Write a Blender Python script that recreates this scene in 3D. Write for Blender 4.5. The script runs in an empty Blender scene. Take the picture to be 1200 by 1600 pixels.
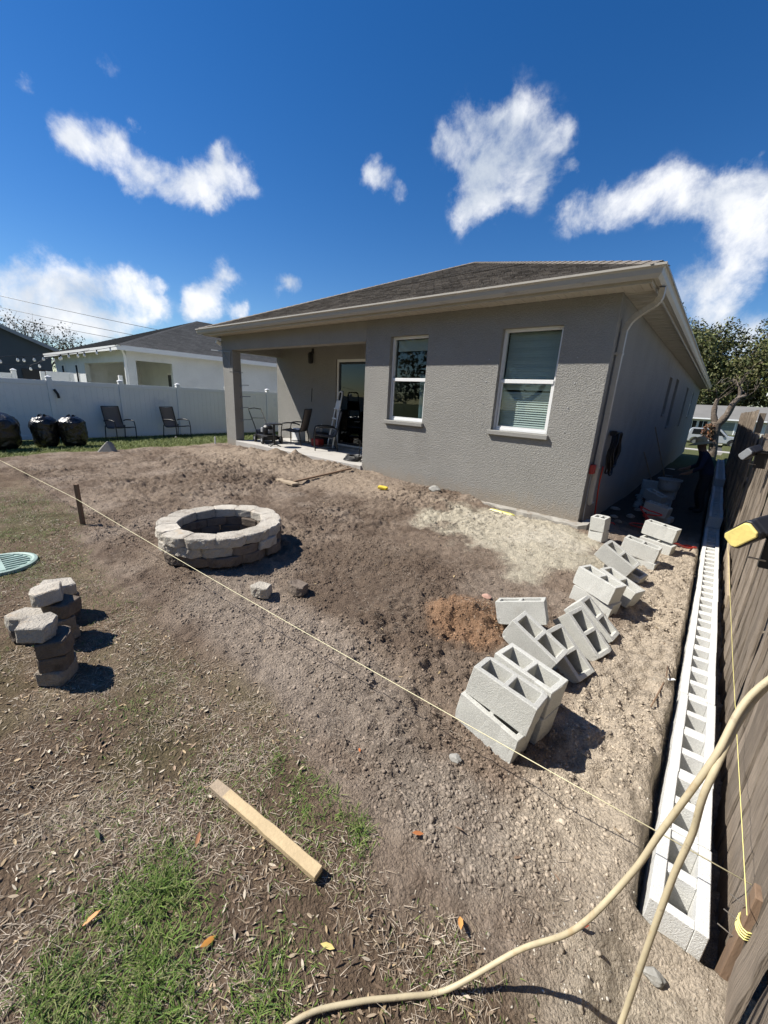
import bpy, bmesh, math, random
import numpy as np
from mathutils import Vector, Matrix, Euler, noise as mnoise
R = math.radians
random.seed(7); RNG = np.random.default_rng(7)
S = bpy.context.scene
COL = S.collection

# ------------------------------------------------------------------ camera
cam_d = bpy.data.cameras.new('camera'); cam = bpy.data.objects.new('camera', cam_d); COL.objects.link(cam)
YAW, PITCH, ROLL = 0.686508, 0.283224, 0.053878
CAM = Vector((1.341, -6.320, 1.600))
fw = Vector((-math.sin(YAW)*math.cos(PITCH), math.cos(YAW)*math.cos(PITCH), -math.sin(PITCH)))
rt0 = Vector((math.cos(YAW), math.sin(YAW), 0)); up0 = rt0.cross(fw)
rt = rt0*math.cos(ROLL) + up0*math.sin(ROLL); up = -rt0*math.sin(ROLL) + up0*math.cos(ROLL)
mw = Matrix((rt, up, -fw)).transposed().to_4x4(); mw.translation = CAM
cam.matrix_world = mw
cam_d.sensor_fit = 'HORIZONTAL'; cam_d.sensor_width = 36; cam_d.lens = 36*609.44/1200
cam_d.clip_start = 0.05; cam_d.clip_end = 2000
S.camera = cam
S.render.resolution_x = 768; S.render.resolution_y = 1024

# ------------------------------------------------------------------ sun, sky, exposure
SUN = Vector((-1.0, -0.678, 1.404)).normalized()          # towards the sun
sl = bpy.data.lights.new('sun', 'SUN'); sl.energy = 5.0; sl.angle = R(0.53); sl.color = (1.0, 0.955, 0.88)
so = bpy.data.objects.new('sun', sl); COL.objects.link(so); so.rotation_euler = SUN.to_track_quat('Z', 'Y').to_euler()
so.location = (-20, -14, 28)
S.view_settings.view_transform = 'Standard'; S.view_settings.look = 'None'
S.view_settings.exposure = 0.65; S.view_settings.gamma = 1.0; S.view_settings.use_curve_mapping = False

W = bpy.data.worlds.new('World'); S.world = W; W.use_nodes = True
nt = W.node_tree; nt.nodes.clear()
def N(tree, typ, **kw):
    n = tree.nodes.new(typ)
    for k, v in kw.items(): setattr(n, k, v)
    return n
def build_sky():
    L = nt.links
    out = N(nt, 'ShaderNodeOutputWorld')
    sky = N(nt, 'ShaderNodeTexSky', sky_type='NISHITA'); sky.sun_disc = False
    sky.sun_elevation = math.asin(SUN.z); sky.sun_rotation = math.atan2(SUN.x, SUN.y) % (2*math.pi)
    sky.air_density = 1.0; sky.dust_density = 0.05; sky.ozone_density = 4.0; sky.altitude = 10
    hs = N(nt, 'ShaderNodeHueSaturation'); hs.inputs['Hue'].default_value = 0.508; hs.inputs['Saturation'].default_value = 1.32; hs.inputs['Value'].default_value = 1.0
    L.new(sky.outputs[0], hs.inputs['Color'])
    bg = N(nt, 'ShaderNodeBackground'); bg.inputs[1].default_value = 0.074
    L.new(hs.outputs[0], bg.inputs[0])
    tc = N(nt, 'ShaderNodeTexCoord')
    # warp the direction a little so cloud edges curl
    n1 = N(nt, 'ShaderNodeTexNoise'); n1.inputs['Scale'].default_value = 13; n1.inputs['Detail'].default_value = 7; n1.inputs['Roughness'].default_value = 0.6
    L.new(tc.outputs['Generated'], n1.inputs['Vector'])
    sub = N(nt, 'ShaderNodeVectorMath', operation='SUBTRACT'); sub.inputs[1].default_value = (0.5, 0.5, 0.5)
    L.new(n1.outputs['Color'], sub.inputs[0])
    sc = N(nt, 'ShaderNodeVectorMath', operation='SCALE'); sc.inputs['Scale'].default_value = 0.06
    L.new(sub.outputs[0], sc.inputs[0])
    ad = N(nt, 'ShaderNodeVectorMath', operation='ADD'); L.new(tc.outputs['Generated'], ad.inputs[0]); L.new(sc.outputs[0], ad.inputs[1])
    # cloud puffs: direction of the centre, angular radius, weight
    acc = None
    for (dx, dy, dz, r, w) in CLOUDS:
        d = N(nt, 'ShaderNodeVectorMath', operation='DISTANCE'); L.new(ad.outputs[0], d.inputs[0]); d.inputs[1].default_value = (dx, dy, dz)
        m = N(nt, 'ShaderNodeMapRange', interpolation_type='SMOOTHSTEP'); L.new(d.outputs['Value'], m.inputs['Value'])
        m.inputs['From Min'].default_value = 0; m.inputs['From Max'].default_value = r*1.4
        m.inputs['To Min'].default_value = w; m.inputs['To Max'].default_value = 0
        if acc is None: acc = m.outputs[0]
        else:
            a = N(nt, 'ShaderNodeMath', operation='ADD'); L.new(acc, a.inputs[0]); L.new(m.outputs[0], a.inputs[1]); acc = a.outputs[0]
    mn = N(nt, 'ShaderNodeMath', operation='MINIMUM'); L.new(acc, mn.inputs[0]); mn.inputs[1].default_value = 1.15
    n2 = N(nt, 'ShaderNodeTexNoise'); n2.inputs['Scale'].default_value = 8.5; n2.inputs['Detail'].default_value = 12; n2.inputs['Roughness'].default_value = 0.64; n2.inputs['Distortion'].default_value = 0.25
    L.new(tc.outputs['Generated'], n2.inputs['Vector'])
    k = N(nt, 'ShaderNodeMath', operation='MULTIPLY_ADD'); L.new(n2.outputs['Fac'], k.inputs[0]); k.inputs[1].default_value = 3.3; k.inputs[2].default_value = -2.08
    n5 = N(nt, 'ShaderNodeTexNoise'); n5.inputs['Scale'].default_value = 24; n5.inputs['Detail'].default_value = 6; n5.inputs['Roughness'].default_value = 0.6; n5.inputs['Distortion'].default_value = 0.2
    L.new(ad.outputs[0], n5.inputs['Vector'])
    k5 = N(nt, 'ShaderNodeMath', operation='MULTIPLY_ADD'); L.new(n5.outputs['Fac'], k5.inputs[0]); k5.inputs[1].default_value = 0.8; L.new(k.outputs[0], k5.inputs[2])
    ds = N(nt, 'ShaderNodeMath', operation='ADD'); L.new(mn.outputs[0], ds.inputs[0]); L.new(k5.outputs[0], ds.inputs[1])
    mask = N(nt, 'ShaderNodeMapRange', interpolation_type='SMOOTHSTEP'); L.new(ds.outputs[0], mask.inputs['Value'])
    mask.inputs['From Min'].default_value = 0.12; mask.inputs['From Max'].default_value = 1.45; mask.inputs['To Max'].default_value = 0.97
    # clouds have only presence where a puff is
    pres = N(nt, 'ShaderNodeMapRange'); L.new(mn.outputs[0], pres.inputs['Value']); pres.inputs['From Min'].default_value = 0.02; pres.inputs['From Max'].default_value = 0.3
    mm = N(nt, 'ShaderNodeMath', operation='MULTIPLY'); L.new(mask.outputs[0], mm.inputs[0]); L.new(pres.outputs[0], mm.inputs[1])
    n3 = N(nt, 'ShaderNodeTexNoise'); n3.inputs['Scale'].default_value = 8; n3.inputs['Detail'].default_value = 5
    L.new(ad.outputs[0], n3.inputs['Vector'])
    cr = N(nt, 'ShaderNodeValToRGB'); cr.color_ramp.elements[0].position = 0.36; cr.color_ramp.elements[0].color = (0.56, 0.62, 0.71, 1)
    cr.color_ramp.elements[1].position = 0.60; cr.color_ramp.elements[1].color = (0.95, 0.96, 0.98, 1)
    L.new(n3.outputs['Fac'], cr.inputs[0])
    cb = N(nt, 'ShaderNodeBackground'); cb.inputs[1].default_value = 0.72; L.new(cr.outputs[0], cb.inputs[0])
    mx = N(nt, 'ShaderNodeMixShader'); L.new(mm.outputs[0], mx.inputs[0]); L.new(bg.outputs[0], mx.inputs[1]); L.new(cb.outputs[0], mx.inputs[2])
    L.new(mx.outputs[0], out.inputs[0])
CLOUDS = [
 (-0.8957,0.2486,0.3687,0.03,1),(-0.8817,0.2889,0.3731,0.0402,1),(-0.8759,0.3229,0.3585,0.0423,1),(-0.8821,0.3366,0.3296,0.0294,1),(-0.8629,0.3681,0.3461,0.0348,0.9),
 (-0.8373,0.4143,0.3569,0.046,1),(-0.806,0.4546,0.379,0.0411,1),(-0.7835,0.4932,0.378,0.0296,0.9),(-0.8293,0.4451,0.3378,0.0235,0.9),(-0.8501,0.3344,0.4068,0.0126,0.6),
 (-0.7972,0.4458,0.4071,0.0119,0.5),(-0.6031,0.6803,0.4166,0.0348,1),(-0.6302,0.6649,0.4009,0.0266,0.9),(-0.5789,0.712,0.3973,0.0201,0.7),(-0.4663,0.748,0.4722,0.0497,0.9),
 (-0.4076,0.7808,0.4734,0.0584,1),(-0.3694,0.8097,0.4559,0.0589,1),(-0.421,0.7955,0.4359,0.0721,1),(-0.4452,0.8038,0.3945,0.0603,1),(-0.4802,0.7985,0.363,0.046,0.8),
 (-0.34,0.8363,0.4302,0.04,0.7),(-0.3204,0.8287,0.4588,0.0266,0.8),(-0.5002,0.7423,0.4459,0.0364,0.8),(-0.371,0.8383,0.3996,0.0422,0.8),(-0.3095,0.8554,0.4152,0.015,0.6),
 (-0.3066,0.8834,0.3545,0.0375,0.9),(-0.2551,0.898,0.3586,0.0413,1),(-0.2065,0.9075,0.3658,0.0375,1),(-0.1601,0.9161,0.3676,0.0425,1),(-0.1202,0.9309,0.345,0.0373,0.8),
 (-0.0761,0.9382,0.3377,0.0538,1),(-0.0386,0.9373,0.3464,0.051,1),(-0.0489,0.9552,0.2918,0.0547,1),(-0.0111,0.9631,0.2688,0.0446,1),(-0.0859,0.9711,0.2225,0.0506,1),
 (-0.0312,0.9757,0.217,0.043,1),(0.0117,0.9894,0.1445,0.0433,1),(-0.0547,0.985,0.1639,0.041,0.9),(0.0306,0.9925,0.118,0.0287,0.9),(-0.0444,0.9163,0.398,0.0097,0.5),
 (-0.9703,0.1676,0.1746,0.037,0.9),(-0.9612,0.217,0.1702,0.0493,1),(-0.9514,0.2611,0.1631,0.0573,1),(-0.9385,0.3083,0.1551,0.055,1),(-0.9263,0.3481,0.1444,0.0403,1),
 (-0.9762,0.1846,0.1136,0.0444,1),(-0.984,0.1492,0.0978,0.0334,1),(-0.927,0.3203,0.195,0.0271,0.7),(-0.8556,0.4699,0.2171,0.0338,1),(-0.8784,0.4443,0.1761,0.0427,1),
 (-0.8945,0.4173,0.1603,0.0242,0.9),(-0.7811,0.5833,0.2227,0.0308,1),(-0.8482,0.5056,0.1577,0.0258,0.9),(-0.9104,0.3651,0.1943,0.0158,0.7),(-0.978,0.1481,0.1468,0.0276,0.9),
 (-0.9674,0.2284,0.1098,0.0521,1),(-0.9525,0.2851,0.1068,0.0499,1),(-0.8883,0.1969,0.4148,0.0152,0.55),(-0.837,0.2846,0.4673,0.0158,0.5),(0.858,0.439,0.267,0.086,1),
 (-0.365,-0.873,0.322,0.1,1),(-0.112,-0.776,0.621,0.111,1),(0.334,-0.566,0.754,0.093,1),(0.066,-0.743,0.666,0.109,1),(0.866,0.453,0.212,0.092,1),
]
W.cycles.sampling_method = 'MANUAL'; W.cycles.sample_map_resolution = 512
build_sky()
S.cycles.use_denoising = True; S.cycles.max_bounces = 6; S.cycles.diffuse_bounces = 3; S.cycles.glossy_bounces = 3; S.cycles.transparent_max_bounces = 8; S.cycles.caustics_reflective = False; S.cycles.caustics_refractive = False

# ------------------------------------------------------------------ helpers
def vn(x, y, seed=0):
    """smooth value noise on arrays, -1..1"""
    xi = np.floor(x).astype(np.int64); yi = np.floor(y).astype(np.int64); fx = x-xi; fy = y-yi
    fx = fx*fx*(3-2*fx); fy = fy*fy*(3-2*fy)
    def h(a, b):
        n = (a*374761393 + b*668265263 + seed*1442695041) & 0xffffffff
        n = ((n ^ (n >> 13))*1274126177) & 0xffffffff
        n = ((n ^ (n >> 16))*2246822519) & 0xffffffff
        return ((n ^ (n >> 15)) & 0xffff)/32767.5-1
    a = h(xi, yi); b = h(xi+1, yi); c = h(xi, yi+1); d = h(xi+1, yi+1)
    return (a*(1-fx)+b*fx)*(1-fy)+(c*(1-fx)+d*fx)*fy
def fbm(x, y, sc, octv=4, seed=0, gain=0.5):
    t = 0; a = 1; s = 0
    ca, sa = math.cos(0.6), math.sin(0.6)
    for i in range(octv):
        t = t + a*vn(x*sc, y*sc, seed+i*17); s += a; a *= gain; sc *= 2.03
        x, y = x*ca-y*sa, x*sa+y*ca
    return t/s
def sst(a, b, v):
    t = np.clip((v-a)/(b-a), 0, 1); return t*t*(3-2*t)

class MB:
    """collects shapes, then links them as one mesh object"""
    def __init__(s): s.v = []; s.f = []; s.mi = []; s.c = []
    def add(s, vs, fs, M=None, mi=0, col=None):
        o = len(s.v)
        for p in vs: s.v.append(tuple(M @ Vector(p)) if M is not None else tuple(p))
        for f in fs: s.f.append(tuple(i+o for i in f)); s.mi.append(mi)
        if col is not None: s.c += [col]*len(vs)
        return s
    def box(s, x0, x1, y0, y1, z0, z1, M=None, mi=0):
        return s.add([(x0,y0,z0),(x1,y0,z0),(x1,y1,z0),(x0,y1,z0),(x0,y0,z1),(x1,y0,z1),(x1,y1,z1),(x0,y1,z1)],
              [(0,3,2,1),(4,5,6,7),(0,1,5,4),(1,2,6,5),(2,3,7,6),(3,0,4,7)], M, mi)
    def prism(s, poly, z0, z1, M=None, mi=0):
        n = len(poly)
        return s.add([(x,y,z0) for x,y in poly]+[(x,y,z1) for x,y in poly],
              [tuple(range(n-1,-1,-1)), tuple(range(n,2*n))]+[(i,(i+1)%n,(i+1)%n+n,i+n) for i in range(n)], M, mi)
    def tube(s, pts, r, n=8, M=None, mi=0, cap=True):
        pts = [Vector(p) for p in pts]; vs = []; fs = []
        rr = r if isinstance(r, (list, tuple)) else [r]*len(pts)
        t0 = (pts[1]-pts[0]).normalized(); a = t0.orthogonal().normalized()
        for i, p in enumerate(pts):
            t = (pts[min(i+1, len(pts)-1)]-pts[max(i-1, 0)]).normalized()
            a = (a-t*a.dot(t)).normalized(); b = t.cross(a)
            for k in range(n):
                w = 2*math.pi*k/n; vs.append(p+(a*math.cos(w)+b*math.sin(w))*rr[i])
        for i in range(len(pts)-1):
            for k in range(n): fs.append((i*n+k, i*n+(k+1)%n, (i+1)*n+(k+1)%n, (i+1)*n+k))
        if cap: fs.append(tuple(range(n-1,-1,-1))); fs.append(tuple(range((len(pts)-1)*n, len(pts)*n)))
        return s.add(vs, fs, M, mi)
    def bar(s, a, b, w, h, mi=0):
        """square bar from a to b"""
        a = Vector(a); b = Vector(b); t = (b-a).normalized(); u = t.cross(Vector((0,0,1)))
        if u.length < 1e-3: u = Vector((1,0,0))
        u.normalize(); v = u.cross(t).normalized()
        vs = [p+u*sx*w/2+v*sy*h/2 for p in (a, b) for sx, sy in ((-1,-1),(1,-1),(1,1),(-1,1))]
        return s.add(vs, [(0,3,2,1),(4,5,6,7),(0,1,5,4),(1,2,6,5),(2,3,7,6),(3,0,4,7)], None, mi)
    def lathe(s, prof, n=24, M=None, mi=0):
        vs = []; fs = []
        for r, z in prof:
            for k in range(n): w = 2*math.pi*k/n; vs.append((r*math.cos(w), r*math.sin(w), z))
        for i in range(len(prof)-1):
            for k in range(n): fs.append((i*n+k, i*n+(k+1)%n, (i+1)*n+(k+1)%n, (i+1)*n+k))
        return s.add(vs, fs, M, mi)
    def mesh(s, name, smooth=False, bevel=0, seg=1):
        me = bpy.data.meshes.new(name); me.from_pydata([tuple(p) for p in s.v], [], s.f); me.update()
        if any(s.mi): me.polygons.foreach_set('material_index', s.mi)
        if s.c:
            a = me.color_attributes.new('Col', 'FLOAT_COLOR', 'POINT'); a.data.foreach_set('color', np.array([(*c[:3], 1) for c in s.c], np.float32).ravel())
        bm = bmesh.new(); bm.from_mesh(me)
        if bevel:
            bmesh.ops.remove_doubles(bm, verts=bm.verts, dist=1e-5)
            es = [e for e in bm.edges if len(e.link_faces) == 2 and e.calc_face_angle(0) > 0.5]
            bmesh.ops.bevel(bm, geom=es, offset=bevel, segments=seg, affect='EDGES', profile=0.5, clamp_overlap=True)
        bmesh.ops.recalc_face_normals(bm, faces=bm.faces)
        bm.to_mesh(me); bm.free()
        if smooth: me.shade_smooth()
        return me
    def build(s, name, mats, parent=None, smooth=False, bevel=0, seg=1, loc=None, rot=None):
        return link(name, s.mesh(name, smooth, bevel, seg), mats, parent, loc, rot)
def link(name, me, mats=None, parent=None, loc=None, rot=None):
    o = bpy.data.objects.new(name, me); COL.objects.link(o)
    if mats is not None and not me.materials:
        for m in (mats if isinstance(mats, (list, tuple)) else [mats]): me.materials.append(m)
    if parent is not None: o.parent = parent
    if loc is not None: o.location = loc
    if rot is not None: o.rotation_euler = rot
    return o
def tag(o, label=None, cat=None, group=None, kind=None):
    if label: o['label'] = label
    if cat: o['category'] = cat
    if group: o['group'] = group
    if kind: o['kind'] = kind
    return o
def thing(name, label, cat, loc=(0,0,0), rot=(0,0,0), group=None):
    o = bpy.data.objects.new(name, None); COL.objects.link(o); o.empty_display_size = 0.2
    o.location = loc; o.rotation_euler = rot
    return tag(o, label, cat, group)
def copy_tree(o, parent=None):
    c = o.copy(); COL.objects.link(c)
    if parent is not None: c.parent = parent
    for ch in list(o.children): copy_tree(ch, c)
    return c
def catmull(P, n=8):
    P = [Vector(p) for p in P]; out = []
    for i in range(len(P)-1):
        p0 = P[max(i-1,0)]; p1 = P[i]; p2 = P[i+1]; p3 = P[min(i+2,len(P)-1)]
        for k in range(n):
            t = k/n; out.append(0.5*((2*p1)+(p2-p0)*t+(2*p0-5*p1+4*p2-p3)*t*t+(3*p1-p0-3*p2+p3)*t**3))
    out.append(P[-1]); return out

# ------------------------------------------------------------------ materials
MATS = {}
def pmat(name, col, rough=0.8, var=0.18, scale=6.0, fine=60.0, finevar=0.12, bump=0.15, bscale=80.0, bdist=0.01, metal=0.0, spec=0.4,
         attr=None, rnd=0.0, stretch=None, spots=None, coat=0.0, trans=0.0):
    m = bpy.data.materials.new(name); m.use_nodes = True; t = m.node_tree; L = t.links
    b = t.nodes['Principled BSDF']; b.inputs['Roughness'].default_value = rough; b.inputs['Metallic'].default_value = metal
    b.inputs['Specular IOR Level'].default_value = spec; b.inputs['Coat Weight'].default_value = coat
    g = N(t, 'ShaderNodeNewGeometry'); pos = g.outputs['Position']
    if stretch:
        mp = N(t, 'ShaderNodeMapping'); mp.inputs['Scale'].default_value = stretch; L.new(pos, mp.inputs[0]); pos = mp.outputs[0]
    n1 = N(t, 'ShaderNodeTexNoise'); n1.inputs['Scale'].default_value = scale; n1.inputs['Detail'].default_value = 5; L.new(pos, n1.inputs['Vector'])
    n2 = N(t, 'ShaderNodeTexNoise'); n2.inputs['Scale'].default_value = fine; n2.inputs['Detail'].default_value = 3; L.new(pos, n2.inputs['Vector'])
    a = N(t, 'ShaderNodeMath', operation='MULTIPLY_ADD'); L.new(n1.outputs['Fac'], a.inputs[0]); a.inputs[1].default_value = var*3; a.inputs[2].default_value = 1-var*1.5
    c = N(t, 'ShaderNodeMath', operation='MULTIPLY_ADD'); L.new(n2.outputs['Fac'], c.inputs[0]); c.inputs[1].default_value = finevar*3; c.inputs[2].default_value = 1-finevar*1.5
    k = N(t, 'ShaderNodeMath', operation='MULTIPLY'); L.new(a.outputs[0], k.inputs[0]); L.new(c.outputs[0], k.inputs[1])
    fac = k.outputs[0]
    if rnd:
        oi = N(t, 'ShaderNodeObjectInfo'); q = N(t, 'ShaderNodeMath', operation='MULTIPLY_ADD'); L.new(oi.outputs['Random'], q.inputs[0]); q.inputs[1].default_value = 2*rnd; q.inputs[2].default_value = 1-rnd
        k2 = N(t, 'ShaderNodeMath', operation='MULTIPLY'); L.new(fac, k2.inputs[0]); L.new(q.outputs[0], k2.inputs[1]); fac = k2.outputs[0]
    mul = N(t, 'ShaderNodeVectorMath', operation='SCALE'); L.new(fac, mul.inputs['Scale'])
    if attr:
        at = N(t, 'ShaderNodeAttribute', attribute_name=attr); L.new(at.outputs['Color'], mul.inputs[0])
    else: mul.inputs[0].default_value = col
    res = mul.outputs[0]
    if spots:   # (scale, threshold, colour, strength): stains with a shape of their own
        for (ss, th, sc_, st) in spots:
            n3 = N(t, 'ShaderNodeTexNoise'); n3.inputs['Scale'].default_value = ss; n3.inputs['Detail'].default_value = 6; n3.inputs['Roughness'].default_value = 0.65; L.new(pos, n3.inputs['Vector'])
            mr = N(t, 'ShaderNodeMapRange'); L.new(n3.outputs['Fac'], mr.inputs['Value']); mr.inputs['From Min'].default_value = th; mr.inputs['From Max'].default_value = th+0.12; mr.inputs['To Max'].default_value = st
            mx = N(t, 'ShaderNodeMix', data_type='RGBA'); L.new(mr.outputs[0], mx.inputs['Factor']); L.new(res, mx.inputs['A']); mx.inputs['B'].default_value = (*sc_, 1); res = mx.outputs['Result']
    L.new(res, b.inputs['Base Color'])
    if trans:
        b.inputs['Transmission Weight'].default_value = trans
    if bump:
        n4 = N(t, 'ShaderNodeTexNoise'); n4.inputs['Scale'].default_value = bscale; n4.inputs['Detail'].default_value = 5; n4.inputs['Roughness'].default_value = 0.6; L.new(pos, n4.inputs['Vector'])
        bp = N(t, 'ShaderNodeBump'); bp.inputs['Strength'].default_value = bump; bp.inputs['Distance'].default_value = bdist; L.new(n4.outputs['Fac'], bp.inputs['Height']); L.new(bp.outputs[0], b.inputs['Normal'])
    MATS[name] = m; return m
def stucco_mat(name, col, scale=52, st=0.8, dist=0.009, var=0.10):
    m = pmat(name, col, rough=0.92, var=var, scale=1.3, fine=22, finevar=0.05, bump=0, spec=0.2, spots=[(0.9, 0.56, tuple(c*0.84 for c in col), 0.55), (4.5, 0.62, tuple(c*1.12 for c in col), 0.4), (0.5, 0.6, (col[0]*.8, col[1]*.76, col[2]*.68), 0.5)])
    t = m.node_tree; L = t.links; b = t.nodes['Principled BSDF']; g = [n for n in t.nodes if n.type == 'NEW_GEOMETRY'][0]
    n1 = N(t, 'ShaderNodeTexNoise'); n1.inputs['Scale'].default_value = scale; n1.inputs['Detail'].default_value = 3; n1.inputs['Distortion'].default_value = 0.7; L.new(g.outputs['Position'], n1.inputs['Vector'])
    mr = N(t, 'ShaderNodeMapRange', interpolation_type='SMOOTHSTEP'); mr.inputs['From Min'].default_value = 0.38; mr.inputs['From Max'].default_value = 0.66; L.new(n1.outputs['Fac'], mr.inputs['Value'])
    n2 = N(t, 'ShaderNodeTexNoise'); n2.inputs['Scale'].default_value = 190; n2.inputs['Detail'].default_value = 2; L.new(g.outputs['Position'], n2.inputs['Vector'])
    ma = N(t, 'ShaderNodeMath', operation='MULTIPLY_ADD'); L.new(n2.outputs['Fac'], ma.inputs[0]); ma.inputs[1].default_value = 0.35; L.new(mr.outputs[0], ma.inputs[2])
    bp = N(t, 'ShaderNodeBump'); bp.inputs['Strength'].default_value = st; bp.inputs['Distance'].default_value = dist; L.new(ma.outputs[0], bp.inputs['Height']); L.new(bp.outputs[0], b.inputs['Normal'])
    return m
def glass_mat(name, tint=(0.03, 0.04, 0.045), clear=0.55):
    m = bpy.data.materials.new(name); m.use_nodes = True; t = m.node_tree; L = t.links; t.nodes.remove(t.nodes['Principled BSDF'])
    out = [n for n in t.nodes if n.type == 'OUTPUT_MATERIAL'][0]
    tr = N(t, 'ShaderNodeBsdfTransparent'); tr.inputs[0].default_value = (clear, clear*1.04, clear*1.03, 1)
    gl = N(t, 'ShaderNodeBsdfGlossy'); gl.inputs['Roughness'].default_value = 0.02; gl.inputs[0].default_value = (0.9, 0.95, 0.95, 1)
    lw = N(t, 'ShaderNodeLayerWeight'); lw.inputs[0].default_value = 0.5
    pw = N(t, 'ShaderNodeMath', operation='POWER'); L.new(lw.outputs['Facing'], pw.inputs[0]); pw.inputs[1].default_value = 3.5
    k = N(t, 'ShaderNodeMath', operation='MULTIPLY_ADD'); L.new(pw.outputs[0], k.inputs[0]); k.inputs[1].default_value = 0.8; k.inputs[2].default_value = 0.035; k.use_clamp = True
    mx = N(t, 'ShaderNodeMixShader'); L.new(k.outputs[0], mx.inputs[0]); L.new(tr.outputs[0], mx.inputs[1]); L.new(gl.outputs[0], mx.inputs[2]); L.new(mx.outputs[0], out.inputs[0])
    MATS[name] = m; return m
STUCCO = stucco_mat('grey stucco', (0.285, 0.276, 0.252))
def splash(m):
    t = m.node_tree; L = t.links; b = t.nodes['Principled BSDF']; src = b.inputs['Base Color'].links[0].from_socket; g = [n for n in t.nodes if n.type == 'NEW_GEOMETRY'][0]
    sx = N(t, 'ShaderNodeSeparateXYZ'); L.new(g.outputs['Position'], sx.inputs[0]); n = N(t, 'ShaderNodeTexNoise'); n.inputs['Scale'].default_value = 7; n.inputs['Detail'].default_value = 8; n.inputs['Roughness'].default_value = .7; L.new(g.outputs['Position'], n.inputs['Vector'])
    k = N(t, 'ShaderNodeMath', operation='MULTIPLY_ADD'); L.new(n.outputs['Fac'], k.inputs[0]); k.inputs[1].default_value = -.55; L.new(sx.outputs['Z'], k.inputs[2])
    mr = N(t, 'ShaderNodeMapRange'); L.new(k.outputs[0], mr.inputs['Value']); mr.inputs['From Min'].default_value = -.30; mr.inputs['From Max'].default_value = -.04; mr.inputs['To Min'].default_value = .65; mr.inputs['To Max'].default_value = 0
    mx = N(t, 'ShaderNodeMix', data_type='RGBA'); L.new(mr.outputs[0], mx.inputs['Factor']); L.new(src, mx.inputs['A']); mx.inputs['B'].default_value = (.30,.25,.19,1); L.new(mx.outputs['Result'], b.inputs['Base Color'])
splash(STUCCO)
STUCCO_TRIM = stucco_mat('grey stucco smooth', (0.275, 0.266, 0.242), scale=90, st=0.35, dist=0.006)
NSTUCCO = stucco_mat('white stucco', (0.66, 0.67, 0.66), st=0.3)
GHOUSE = stucco_mat('dark grey house paint', (0.085, 0.10, 0.11), st=0.3)
WHITE = pmat('white vinyl', (0.78, 0.78, 0.76), rough=0.38, var=0.03, finevar=0.03, bump=0.02, spots=[(2.5, 0.66, (0.6,0.59,0.55), 0.35)])
VFENCE = pmat('white fence vinyl', (0.84, 0.83, 0.79), rough=0.45, var=0.05, scale=1.5, finevar=0.02, bump=0.02, spots=[(1.2, 0.6, (0.58,0.6,0.62), 0.5)])
GUTTER = pmat('tan grey aluminium', (0.42, 0.39, 0.335), rough=0.42, var=0.08, scale=3, finevar=0.05, bump=0.02, spots=[(3.0, 0.58, (0.26,0.235,0.2), 0.6)], stretch=(1,1,3))
SOFFIT = pmat('tan soffit vinyl', (0.46, 0.425, 0.36), rough=0.6, var=0.06, scale=2, finevar=0.05, bump=0.05, spots=[(2.2, 0.62, (0.28,0.25,0.2), 0.5)])
GLASS = glass_mat('window glass', clear=0.86); DARKGLASS = glass_mat('door glass', clear=0.25)
BLIND = pmat('blind slat', (0.66, 0.72, 0.68), rough=0.6, var=0.03, finevar=0.0, bump=0)
CURTAIN = pmat('curtain cloth', (0.4, 0.5, 0.52), rough=0.9, var=0.05, bump=0)
ROOM = pmat('room wall', (0.12, 0.11, 0.1), rough=0.9, bump=0)
CONC = pmat('slab concrete', (0.42, 0.40, 0.365), rough=0.85, var=0.1, scale=2.5, bump=0.12, spots=[(2.0, 0.58, (0.24,0.2,0.16), 0.6)])
FOOT = pmat('footing concrete', (0.33, 0.31, 0.27), rough=0.95, var=0.2, scale=8, bump=0.6, bscale=40, spots=[(5, 0.5, (0.19,0.145,0.1), 0.8)])
BLOCK = pmat('concrete block', (0.50, 0.495, 0.45), rough=0.93, var=0.07, scale=5, fine=150, finevar=0.28, bump=0.8, bscale=170, bdist=0.006, spec=0.2, rnd=0.06, spots=[(130, 0.63, (0.2,0.195,0.18), 0.6), (3.5, 0.63, (0.36,0.33,0.28), 0.4)])
STONE = pmat('retaining stone', (0.46, 0.42, 0.355), rough=0.93, var=0.2, scale=9, fine=120, finevar=0.15, bump=0.9, bscale=55, bdist=0.02, spec=0.2, rnd=0.18, spots=[(6, 0.55, (0.2,0.165,0.13), 0.6), (7, 0.60, (0.52,0.36,0.19), 0.45)])
STONE_DARK = pmat('dark toned retaining stone', (0.155, 0.125, 0.10), rough=0.95, var=0.3, scale=9, fine=120, finevar=0.2, bump=0.8, bscale=60, bdist=0.015, spec=0.2, rnd=0.2, spots=[(7, 0.56, (0.06,0.045,0.035), 0.7)])  # darker version of the retaining stone, mostly below the caps
STONE_MID = pmat('brown retaining stone', (0.27, 0.228, 0.18), rough=0.95, var=0.3, scale=9, fine=120, finevar=0.2, bump=0.9, bscale=55, bdist=0.02, spec=0.2, rnd=0.2, spots=[(7, 0.55, (0.13,0.10,0.075), 0.6)])
ROCK = pmat('grey rock', (0.3, 0.29, 0.26), rough=0.95, var=0.2, scale=12, bump=0.6, bscale=60)
SHINGLE = None
BLACKM = pmat('black powder coat', (0.018, 0.017, 0.016), rough=0.42, var=0.1, bump=0.03)
SLING = pmat('brown sling mesh', (0.19, 0.158, 0.135), rough=0.85, var=0.1, fine=300, finevar=0.25, bump=0.3, bscale=400, bdist=0.003)
BAG = pmat('black bin bag', (0.008, 0.008, 0.009), rough=0.26, var=0.1, bump=0.5, bscale=14, bdist=0.05, spec=0.6)
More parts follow.
